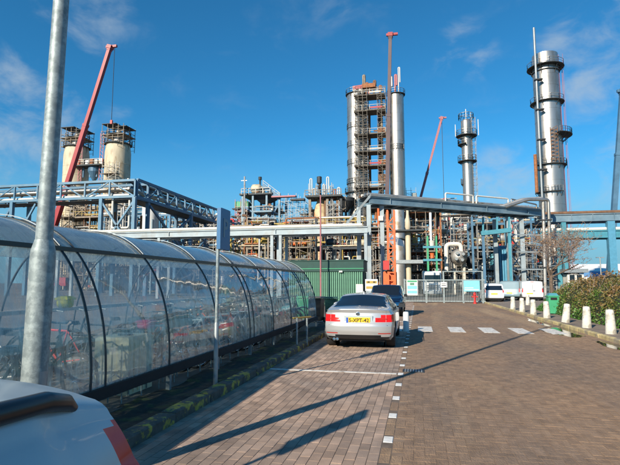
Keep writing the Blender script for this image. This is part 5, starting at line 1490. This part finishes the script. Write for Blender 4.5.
# cream riser with a conical neck; white riser on a green frame
c = at(409, 283, 71); m = mp(409, 71)
rs = thing('reactor_vessel', 'slender cream riser with a pear shaped neck behind the flag', 'vessel', (c.x, 71, 0))
g = lambda py: at(409, py, 71).z
obj('shell', MB().lathe([(2.6 * m, 0), (2.6 * m, g(233)), (1.6 * m, g(231)), (2.9 * m, g(227)), (2.6 * m, g(222)), (1.3 * m, g(214)), (1.3 * m, g(207))], (c.x, 71, 0), 20), cream, rs, smooth=True, ang=40)
obj('platform', MB().box((c.x, 71, g(231)), (4.6, 2.6, .2)), deck_m, rs)
obj('platform', MB().box((c.x, 71, g(262)), (4.0, 2.6, .5)), galv_d, rs)
c = at(433, 283, 69); m = mp(433, 69); g = lambda py: at(433, py, 69).z
gf = thing('pump_frame', 'bright green steel frame with a white riser pipe above the lorry', 'frame', (c.x, 69, 0))
for dx in (-4.2, 4.2):
    for dy in (0, 2): obj('column', MB().box((c.x + dx * m, 69 + dy, g(236) / 2), (.22, .22, g(236))), green_fr, gf)
for py in (247, 260): obj('beam', MB().bar((c.x - 9 * m, 69, g(py)), (c.x + 9 * m, 69, g(py)), .3), teal, gf)
obj('pipe', MB().lathe([(1.3 * m, g(244)), (1.3 * m, g(212))], (c.x - .1, 69.6, 0), 14), white_m, gf, smooth=True, ang=40)
obj('valve_body', MB().lathe([(.3, g(246)), (2.6 * m, g(244.5)), (2.8 * m, g(242.5)), (.5, g(240.5))], (c.x, 69.4, 0), 16), offwhite, gf, smooth=True, ang=40)
obj('motor', MB().lathe([(.3, g(258)), (2 * m, g(257)), (2 * m, g(254)), (.3, g(253))], (c.x, 69.2, 0), 16), orange, gf, smooth=True, ang=40)
# blue tube bank and the teal gantry beam under the high bridge
bt = thing('tube_bank', 'row of light blue upright tubes under the far part of the high bridge', 'tubes', (at(502, 283, 66).x, 66, 0))
for k in range(6):
    a = at(496 + k * 2.6, 283, 66); obj('tube', pipe_bend([(a.x, 66, .3), (a.x, 66, at(500, 249, 66).z), (a.x + .25, 67, at(500, 246, 66).z)], .16, 8), sky_blue, bt, smooth=True, ang=50)
obj('header', MB().tube((at(494, 249, 66).x, 66, at(500, 249, 66).z), (at(511, 249, 66).x, 66, at(500, 249, 66).z), .22, n=10), sky_blue, bt)
tg = thing('gantry_beam', 'teal gantry platform hanging below the high bridge near the latticed columns', 'gantry', (at(495, 283, 61).x, 61, 0))
obj('beam', MB().bar(at(481, 233.5, 61), at(511, 230, 61), .6, .5), teal, tg)
obj('beam', MB().bar(at(481, 233.5, 63), at(511, 230, 63), .6, .5), teal, tg)
for px in (483, 497, 509): obj('hanger', MB().bar(at(px, 232, 61), at(px, 217, 61), .2), teal, tg)
obj('leg', MB().bar((at(509, 231, 61).x, 61, 0), at(509, 231, 61), .3), teal, tg)
obj('leg', MB().bar((at(483, 231, 61).x, 61, 0), at(483, 233, 61), .3), steel_deep, tg)
# orange mast and lift behind the column
om = thing('mast_lift', 'orange red lattice mast behind the grey bridge column', 'mast', (at(391, 283, 49).x, 49, 0))
xm = at(391.8, 283, 49).x; zt = at(391, 210, 49).z
for sx in (-.33, .33):
    for sy in (0, .66): obj('rail', MB().box((xm + sx, 49 + sy, zt / 2), (.17, .15, zt)), orange, om)
lat = MB(); z = .3; k = 0
while z < zt - .8:
    s = .33 if k % 2 else -.33
    lat.bar((xm - s, 49, z), (xm + s, 49, z + .8), .10); lat.bar((xm - .33, 49, z), (xm + .33, 49, z), .10); z += .8; k += 1
obj('lattice', lat, orange, om, kind='stuff')
obj('cabin', MB().box((xm - .2, 49.9, 1.7), (1.3, 1.2, 2.2), bev=.08), orange, om)
obj('panel', MB().box((xm - .5, 48.8, 3.4), (.6, .4, .9), bev=.05), red, om)
# flag on the column
fl = thing('banner_flag', 'white pennant flag with faint blue lettering flying from the grey bridge column', 'flag', tuple(at(388, 234, 51)))
vs = []; nxf, nzf = 12, 6
p_tl, p_bl, p_tr, p_br = at(388, 232, 51), at(388, 243, 51), at(404, 241, 52.6), at(404, 246.5, 52.6)
for side in (0, .015):
    for j in range(nzf + 1):
        for i in range(nxf + 1):
            s, u_ = i / nxf, j / nzf
            p = p_bl.lerp(p_tl, u_).lerp(p_br.lerp(p_tr, u_), s); p.y += .16 * math.sin(s * 8 + u_ * 1.5) * s + side
            vs.append(p)
n1 = (nxf + 1) * (nzf + 1)
fs = [(j * (nxf + 1) + i, j * (nxf + 1) + i + 1, (j + 1) * (nxf + 1) + i + 1, (j + 1) * (nxf + 1) + i) for j in range(nzf) for i in range(nxf)]
obj('cloth', MB().add(vs, fs + [tuple(n1 + i for i in f[::-1]) for f in fs]), white_m, fl, smooth=True)
mk = MB()
for i in range(5):
    s0 = .10 + i * .09
    p = p_bl.lerp(p_tl, .55).lerp(p_br.lerp(p_tr, .55), s0); p.y += .16 * math.sin(s0 * 8 + .8) * s0 - .02
    mk.box(tuple(p), (.10, .01, .30 + .12 * (i % 2)))
obj('lettering', mk, boat_blue, fl, kind='stuff')
obj('staff', MB().tube(at(387.6, 246, 51), at(387.6, 229, 51), .035, n=6), galv, fl)

# ------------------------------------------------------------------ cranes
def crane(label, px0, py0, px1, py1, Y, wpx, mats, head=True, hook=None, nsec=3):
    base, tip = at(px0, py0, Y), at(px1, py1, Y)
    m = mp((px0 + px1) / 2, Y); w = wpx * m
    d = (tip - base).normalized()
    foot = base + d * ((2.4 - base.z) / d.z)
    t = thing('mobile_crane', label, 'crane', (foot.x, Y, 0))
    Lb = (tip - foot).length
    for k in range(nsec):                                     # telescope sections, each slimmer and reaching from the one before
        a = foot + d * Lb * (k / nsec); b = foot + d * Lb * ((k + 1) / nsec)
        sec = MB().bar(a - d * (0 if k == 0 else 1.5), b, w * (1 - .14 * k), w * (1.15 - .16 * k)).bar(b - d * .6, b, w * (1.12 - .14 * k), w * (1.28 - .16 * k))
        obj('boom_section', sec, mats[min(k, len(mats) - 1)], t)
    sgn = 1 if px1 >= px0 else -1
    if head:
        obj('boom_head', MB().bar(tip - d * .2, tip + d * .6, w * 1.1, w * 1.2).bar(tip + V3(-.9 * w, 0, .3), tip + V3(1.2 * w * 1.4, 0, .3), w * .5, w * .5), mats[-1] if len(mats) < 4 else mats[3], t)
    if hook:
        hp_ = at(*hook, Y)
        ln = MB().tube((hp_.x, Y, tip.z), (hp_.x, Y, hp_.z), .07, n=5)
        obj('hoist_rope', ln, dark_steel, t)
        obj('hook_block', MB().box((hp_.x, Y, hp_.z), (.5, .4, .9), bev=.08), red, t)
    for s in (-1, 1):
        obj('luffing_ram', MB().tube((foot.x + sgn * 2.0, Y + s * .3, 1.9), foot + d * 7 + V3(0, s * .3, 0), .16, n=8), galv_d, t)
    obj('carrier', MB().box((foot.x + 3 * sgn, Y, 1.35), (11, 2.7, .7), bev=.1), mats[0], t)
    cb_ = obj('cab', MB().box((foot.x + 7.4 * sgn, Y, 2.2), (2.0, 2.6, 1.4), taper=.92, bev=.1), mats[0], t)
    obj('windscreen', MB().box((foot.x + 8.36 * sgn, Y, 2.45), (.12, 2.2, .7)), glass_dark, cb_)
    obj('turntable', MB().box((foot.x, Y, 2.2), (4.2, 2.5, 1.3), bev=.1), mats[0], t)
    for k in range(5): 
        for s in (-1, 1): obj('wheel', MB().lathe([(.01, -.2), (.6, -.2), (.66, -.12), (.66, .12), (.6, .2), (.01, .2)], (foot.x + (-1.6 + 2.1 * k) * sgn, Y + s * 1.15, .66), 14, axis='y'), rubber, t)
    return t
crane('red telescopic crane with its boom leaning right over the left silo', 62.5, 200, 110, 48, 96, 4.7, (crane_red, crane_red, crane_red), hook=(111.5, 122), nsec=3)
crane('dark grey crane with an upright boom in front of the twin columns', 387.2, 195, 390.3, 36, 98, 4.6, (crane_grey, crane_grey, crane_grey, crane_red), nsec=3)
crane('slim pink crane boom leaning right behind the high bridge', 421, 196, 441.5, 119, 128, 2.9, (crane_pink, crane_pink, crane_pink, crane_pink), hook=(444, 200), nsec=3)
crane('dark blue crane boom cut by the right edge of the picture', 610.5, 262, 622, 92, 120, 5.2, (steel_deep, steel_deep, steel_deep), nsec=3)

# ------------------------------------------------------------------ between the car park and the plant
gc = thing('site_cabin', 'green corrugated site cabin with a dark green top behind the shelter', 'cabin', (-6.6, 36, 0))
x0, x1, y0, y1, zt = -9.6, -3.95, 36.0, 38.6, 3.3
obj('wall', MB().box(((x0 + x1) / 2, (y0 + y1) / 2 + .05, 1.25), (x1 - x0 - .1, y1 - y0 - .1, 2.5)), green_m, gc)
n = 36
RB = mesh_of('rib', MB().box((0, 0, 0), ((x1 - x0) / n * .55, .05, 2.42), taper=1.0), green_m)
for k in range(n):
    o = bpy.data.objects.new('rib', RB); col.objects.link(o); o.parent = gc
    o.location = (x0 + (x1 - x0) * (k + .5) / n + 6.6, y0 + .03 - 36, 1.26)
for k in range(9):
    obj('rib', MB().box((x1 - .02, y0 + .2 + k * .28, 1.26), (.05, .15, 2.4)), green_d, gc)
obj('fascia', MB().box(((x0 + x1) / 2, (y0 + y1) / 2, 2.90), (x1 - x0 + .1, y1 - y0 + .1, .78)), green_d, gc)
obj('fascia_rail', MB().box(((x0 + x1) / 2, y0 - .07, 2.72), (x1 - x0 + .12, .04, .05)), green_fr, gc)
obj('roof', MB().box(((x0 + x1) / 2, (y0 + y1) / 2, 3.33), (x1 - x0 + .2, y1 - y0 + .2, .08)), green_d, gc)
obj('lamp', MB().box((at(341, 272, 36).x, y0 - .1, 2.50), (.25, .12, .12)), offwhite, gc)
pf_ = thing('flag_pole', 'thin pinkish pole in front of the green cabin', 'pole', (at(320.5, 283, 35).x, 35, 0))
p_t = at(320.5, 195, 35)
obj('pole', MB().tube((p_t.x, 35, 0), (p_t.x, 35, p_t.z), .065, .05, n=10), crane_pink, pf_, smooth=True, ang=50)
obj('foot', MB().box((p_t.x, 35, .06), (.35, .35, .12), bev=.02), concrete, pf_)
# notice boards near the column
nb1 = thing('notice_board', 'white notice board with yellow bands left of the dark blue hatchback roof', 'notice board', tuple(at(371, 300, 35)))
p = at(371.5, 285, 35)
obj('board', MB().box((p.x, 35, p.z), (.88, .05, .82)), white_m, nb1)
for dz, m in ((.2, yellow), (-.18, yellow)): obj('band', MB().box((p.x, 34.965, p.z + dz), (.76, .02, .18)), m, nb1)
for dx in (-.2, .2): obj('print', MB().box((p.x + dx, 34.95, p.z + .21), (.16, .012, .08)), ink, nb1)
for s in (-.42, .42): obj('post', MB().box((p.x + s * .9, 35.05, p.z / 2), (.06, .06, p.z + .7)), galv, nb1)
nb2 = thing('notice_board', 'small cream notice board at the right end of the green cabin', 'notice board', (at(359.5, 300, 35.4).x, 35.4, 0))
p = at(359.5, 289, 35.4)
obj('board', MB().box((p.x, 35.4, p.z), (.50, .05, .70)), offwhite, nb2); obj('post', MB().box((p.x, 35.45, p.z / 2), (.06, .06, p.z)), galv, nb2)
# gate
YGt = 42.4
gt_ = thing('gate', 'grey steel bar gate across the end of the road', 'gate', (2, YGt, 0))
gx0, gx1 = at(404, 283, YGt).x, at(485, 283, YGt).x
ztop = at(440, 280, YGt).z
for z in (.14, ztop): obj('rail', MB().box(((gx0 + gx1) / 2, YGt, z), (gx1 - gx0, .08, .09)), galv, gt_)
nbar = 52; BARM = mesh_of('bar', MB().box((0, 0, 0), (.032, .032, ztop - .2)), galv)
for k in range(nbar):
    o = bpy.data.objects.new('bar', BARM); col.objects.link(o); o.parent = gt_
    o.location = (gx0 + (gx1 - gx0) * (k + .5) / nbar - 2, 0, ztop / 2 + .07)
for px, h in ((404.5, ztop + .1), (426, ztop), (443.5, at(443, 271, YGt).z), (463, ztop), (482.5, at(482, 271, YGt).z)):
    obj('post', MB().box((at(px, 283, YGt).x, YGt + .01, h / 2), (.13, .13, h)), galv, gt_)
obj('rail', MB().bar((at(443.5, 283, YGt).x, YGt, at(443, 271.5, YGt).z), (at(482.5, 283, YGt).x, YGt, at(443, 271.5, YGt).z), .07), galv, gt_)
def sign_panel(name, label, px0, py0, px1, py1, Y, mat, bands, d=.04):
    a, b = at(px0, py0, Y), at(px1, py1, Y)
    c = ((a.x + b.x) / 2, Y, (a.z + b.z) / 2); w, h = b.x - a.x, a.z - b.z
    t = thing(name, label, 'sign', c)
    obj('board', MB().box(c, (w, d, h)), mat, t)
    for (u0, v0, u1, v1, m) in bands:
        obj('print', MB().box((a.x + w * (u0 + u1) / 2, Y - d / 2 - .004, b.z + h * (v0 + v1) / 2), (w * (u1 - u0), .008, h * (v1 - v0))), m, t)
    return t
sign_panel('gate_sign', 'white sign with pale green and blue bands on the left end of the gate', 406.7, 280, 417.8, 295.3, YGt - .09, white_m, ((0.05, .86, .95, .97, green_fr), (.05, .40, .95, .62, cyan_p), (.05, .12, .95, .3, cyan_p), (.3, .66, .7, .82, green_m)))
sign_panel('gate_sign', 'pale blue sign panel on the right half of the gate', 463.5, 280.6, 480, 291.5, YGt - .09, cyan_p, ((.06, .12, .94, .2, white_m), (.06, .3, .6, .36, white_m)))
sign_panel('gate_sign', 'small white sign in the middle of the gate', 440.5, 282, 447, 287.4, YGt - .09, white_m, ((.15, .3, .85, .42, ink), (.15, .6, .85, .7, ink)))
hy = at(475, 303, 41.2)
hd = thing('hydrant', 'red hydrant post in front of the right half of the gate', 'hydrant', (hy.x, 41.2, 0))
obj('body', MB().lathe([(.14, 0), (.14, .1), (.09, .12), (.09, .62), (.13, .66), (.13, .78), (.06, .86), (.05, .92), (.001, .93)], (hy.x, 41.2, 0), 14), red, hd, smooth=True, ang=35)
for s in (-1, 1): obj('outlet', MB().lathe([(.05, 0), (.05, .13), (.06, .13), (.06, .16), (.001, .16)] if s > 0 else [(.001, -.16), (.06, -.16), (.06, -.13), (.05, -.13), (.05, 0)], (hy.x + s * .08, 41.2, .55), 10, axis='x'), red, hd)
# bar fence right of the gate
fc = thing('bar_fence', 'low grey bar fence running right from the gate behind the vans', 'fence', (11, 53, 0))
for z in (.2, 1.25): obj('rail', MB().bar((6.5, 53, z), (24, 53, z), .06), galv_d, fc)
FB = mesh_of('bar', MB().box((0, 0, .72), (.04, .04, 1.2)), galv_d)
for k in range(80):
    o = bpy.data.objects.new('bar', FB); col.objects.link(o); o.parent = fc; o.location = (-4.4 + k * .22, 0, 0)
# guard cabin, far white and blue stores, far lamp mast
p = at(576, 283, 64)
gd = thing('guard_cabin', 'small white guard cabin with a flat dark roof above the hedge', 'cabin', (p.x, 64, 0))
w = 15 * mp(576, 64)
obj('wall', MB().box((p.x, 65.2, 1.35), (w, 2.4, 2.7)), offwhite, gd)
obj('roof', MB().box((p.x, 65.2, 3.1), (w + .8, 3.2, .45)), galv_d, gd)
for k in (-1, 1): obj('window', MB().box((p.x + k * w * .22, 63.98, 2.15), (w * .3, .05, .95)), glass_dark, gd)
obj('fascia', MB().box((p.x, 63.95, 2.82), (w, .06, .14)), dark_steel, gd)
p0, p1 = at(578, 283, 190), at(700, 283, 190)
for k, (a, b, lab, m, top) in enumerate(((578, 640, 'long far blue store with a white roof on the horizon at the right', boat_blue, 263), (560, 580, 'far pale store peeping out left of the blue store', offwhite, 266), (640, 720, 'far blue store continuing out of the picture at the right', boat_blue, 265))):
    xa, xb = at(a, 283, 190).x, at(b, 283, 190).x; zt = at(600, top, 190).z
    t = thing('warehouse', lab, 'warehouse', ((xa + xb) / 2, 190, 0))
    obj('wall', MB().box(((xa + xb) / 2, 200, zt * .33), (xb - xa, 20, zt * .66)), m, t)
    mbr = MB().add([(xa, 190, zt * .66), (xb, 190, zt * .66), (xb, 210, zt * .66), (xa, 210, zt * .66), (xa, 200, zt), (xb, 200, zt)], [(0, 1, 5, 4), (2, 3, 4, 5), (1, 2, 5), (3, 0, 4)])
    obj('roof', mbr, white_m, t)
    nn = int((xb - xa) / 6)
    for q in range(nn): obj('door', MB().box((xa + 3 + q * 6, 189.95, zt * .22), (3.2, .12, zt * .42)), (white_m, silver_dull)[q % 2], t)
fm_ = thing('flood_light_mast', 'small twin headed light mast on the skyline right of the guard cabin', 'light mast', (at(600, 283, 150).x, 150, 0))
pm = at(600, 257.5, 150)
obj('mast', MB().tube((pm.x, 150, 0), (pm.x, 150, pm.z), .16, n=8), galv_d, fm_)
for s in (-1, 1): obj('lamp', MB().box((pm.x + s * .6, 150, pm.z), (.9, .4, .25)), galv_d, fm_)

# ------------------------------------------------------------------ hedge and bare tree
hg = thing('hedge', 'broad rounded hedge, green below and reddish brown on top, behind the white bollards', 'hedge', (11, 21, .09))
rnd = np.random.RandomState(5)
HX0, HX1, HY0, HY1, HH = 6.7, 17.5, 12.5, 31.0, 1.86
def hedge_h(x, y):
    """height of the clipped hedge's rounded top"""
    dx = np.minimum(x - HX0, HX1 - x) / 2.1; dy = np.minimum(y - HY0, HY1 - y) / 4.5
    e = np.clip(np.minimum(dx, 1.0), 0, 1); f = np.clip(np.minimum(dy, 1.0), 0, 1)
    base = HH * np.sqrt(np.clip(1 - (1 - e) ** 2.4, 0, 1)) * (1 - (1 - f) ** 2) ** .6
    return base * (1 + .06 * np.sin(x * 2.1 + y * .9) + .05 * np.sin(y * 3.3 - x) + .04 * np.sin(x * 5 + y * 4.1))
nx_, ny_ = 40, 60
gx_ = np.linspace(HX0, HX1, nx_); gy_ = np.linspace(HY0, HY1, ny_)
vs = [(x, y, .05 + max(0, hedge_h(np.array(x), np.array(y)) - .16)) for y in gy_ for x in gx_]
fs = [(j * nx_ + i, j * nx_ + i + 1, (j + 1) * nx_ + i + 1, (j + 1) * nx_ + i) for j in range(ny_ - 1) for i in range(nx_ - 1)]
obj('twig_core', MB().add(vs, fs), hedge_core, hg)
def leaves(P, size, name, mat, parent, up=.3, seed=1):
    r = np.random.RandomState(seed); N = len(P)
    a = r.normal(size=(N, 3)); a /= np.linalg.norm(a, axis=1)[:, None]
    b = r.normal(size=(N, 3)); b -= (a * b).sum(1)[:, None] * a; b /= np.linalg.norm(b, axis=1)[:, None]
    s = (size * (.6 + .8 * r.rand(N)))[:, None]
    off = np.array(parent.location)
    P = P - off
    V = np.stack([P - a * s, P + b * s * .55, P + a * s, P - b * s * .55], 1).reshape(-1, 3)
    me = bpy.data.meshes.new(name)
    me.vertices.add(4 * N); me.vertices.foreach_set('co', V.ravel())
    me.loops.add(4 * N); me.loops.foreach_set('vertex_index', np.arange(4 * N))
    me.polygons.add(N); me.polygons.foreach_set('loop_start', np.arange(0, 4 * N, 4)); me.polygons.foreach_set('loop_total', np.full(N, 4))
    me.materials.append(mat); me.update(calc_edges=True)
    o = bpy.data.objects.new(name, me); col.objects.link(o); o.parent = parent; o['kind'] = 'stuff'
    return o
N = 110000
x = HX0 + (HX1 - HX0) * rnd.rand(N) ** 1.5; y = HY0 + (HY1 - HY0) * rnd.rand(N)
h = hedge_h(x, y)
side = rnd.rand(N) < .5
z = np.where(side, h * rnd.rand(N), h - .22 * rnd.rand(N) + .10 * rnd.rand(N) ** 3)
# on the road side the leaves fill the whole face, elsewhere only the skin
keep = (h > .05) & ((z > h - .40) | (x < HX0 + .8) | (y < HY0 + 1.2))
clump = np.sin(x * 7 + y * 3) * np.sin(y * 6.1 - x * 2) + .6 * np.sin(x * 13 + z * 9) * np.sin(y * 11)
keep &= rnd.rand(N) < .62 + .38 * clump
x, y, z = x[keep], y[keep], z[keep]
leaves(np.stack([x + rnd.normal(size=len(x)) * .05, y + rnd.normal(size=len(x)) * .05, .09 + z], 1), .045, 'foliage', hedge_leaf, hg)
tw = MB()
for k in range(420):
    xx, yy = HX0 + .5 + (HX1 - HX0 - 1) * random.random() ** 1.4, HY0 + 1 + (HY1 - HY0 - 2) * random.random()
    hh = float(hedge_h(np.array(xx), np.array(yy)))
    tw.bar((xx, yy, hh - .2), (xx + random.gauss(0, .1), yy + random.gauss(0, .1), hh + random.uniform(.02, .30)), .010)
obj('shoot', tw, twig_m, hg, kind='stuff')

bt_ = at(552, 300, 52)
tr = thing('bare_tree', 'bare winter tree with rusty buds in front of the tall stack', 'tree', (bt_.x, 52, 0))
trunk, twigs, buds = MB(), MB(), []
rt = random.Random(21)
def grow(p, d, L, r, lev):
    pts = [p]; rs = [r]; q = p
    n = 4
    for i in range(n):
        d = (d + V3(rt.gauss(0, .13), rt.gauss(0, .13), rt.gauss(.04, .08))).normalized()
        q = q + d * L / n; pts.append(q); rs.append(r * (1 - .42 * (i + 1) / n))
    (trunk if lev < 2 else twigs).path(pts, rs, 8 if lev < 2 else 4, caps=False)
    if lev >= 3:
        for pp in pts[1:]:
            if rt.random() < .75: buds.append(pp + V3(rt.gauss(0, .06), rt.gauss(0, .06), rt.gauss(0, .06)))
    if lev >= 5: return
    k = (6, 4, 4, 3, 3)[lev]
    for j in range(k):
        t = rt.uniform(.45, 1.0) if lev else rt.uniform(.62, 1.0)
        i = min(n - 1, int(t * n)); pp = pts[i].lerp(pts[i + 1], t * n - i)
        az = rt.uniform(0, 6.28); el = rt.uniform(.15, 1.0) if lev < 2 else rt.uniform(-.35, .9)
        nd = (d * (.3 if lev < 2 else .55) + V3(math.cos(az) * math.cos(el), math.sin(az) * math.cos(el), math.sin(el))).normalized()
        grow(pp, nd, L * (1.18 if lev == 0 else 1) * rt.uniform(.62, .82), max(.010, rs[i] * rt.uniform(.45, .62)), lev + 1)
grow(V3(bt_.x, 52, 0), V3(0, 0, 1), 3.0, .22, 0)
obj('trunk', trunk, bark, tr, smooth=True, ang=60)
obj('crown', twigs, twig_m, tr, smooth=True, ang=60, kind='stuff')
leaves(np.array([tuple(b) for b in buds]), .055, 'buds', bud, tr)
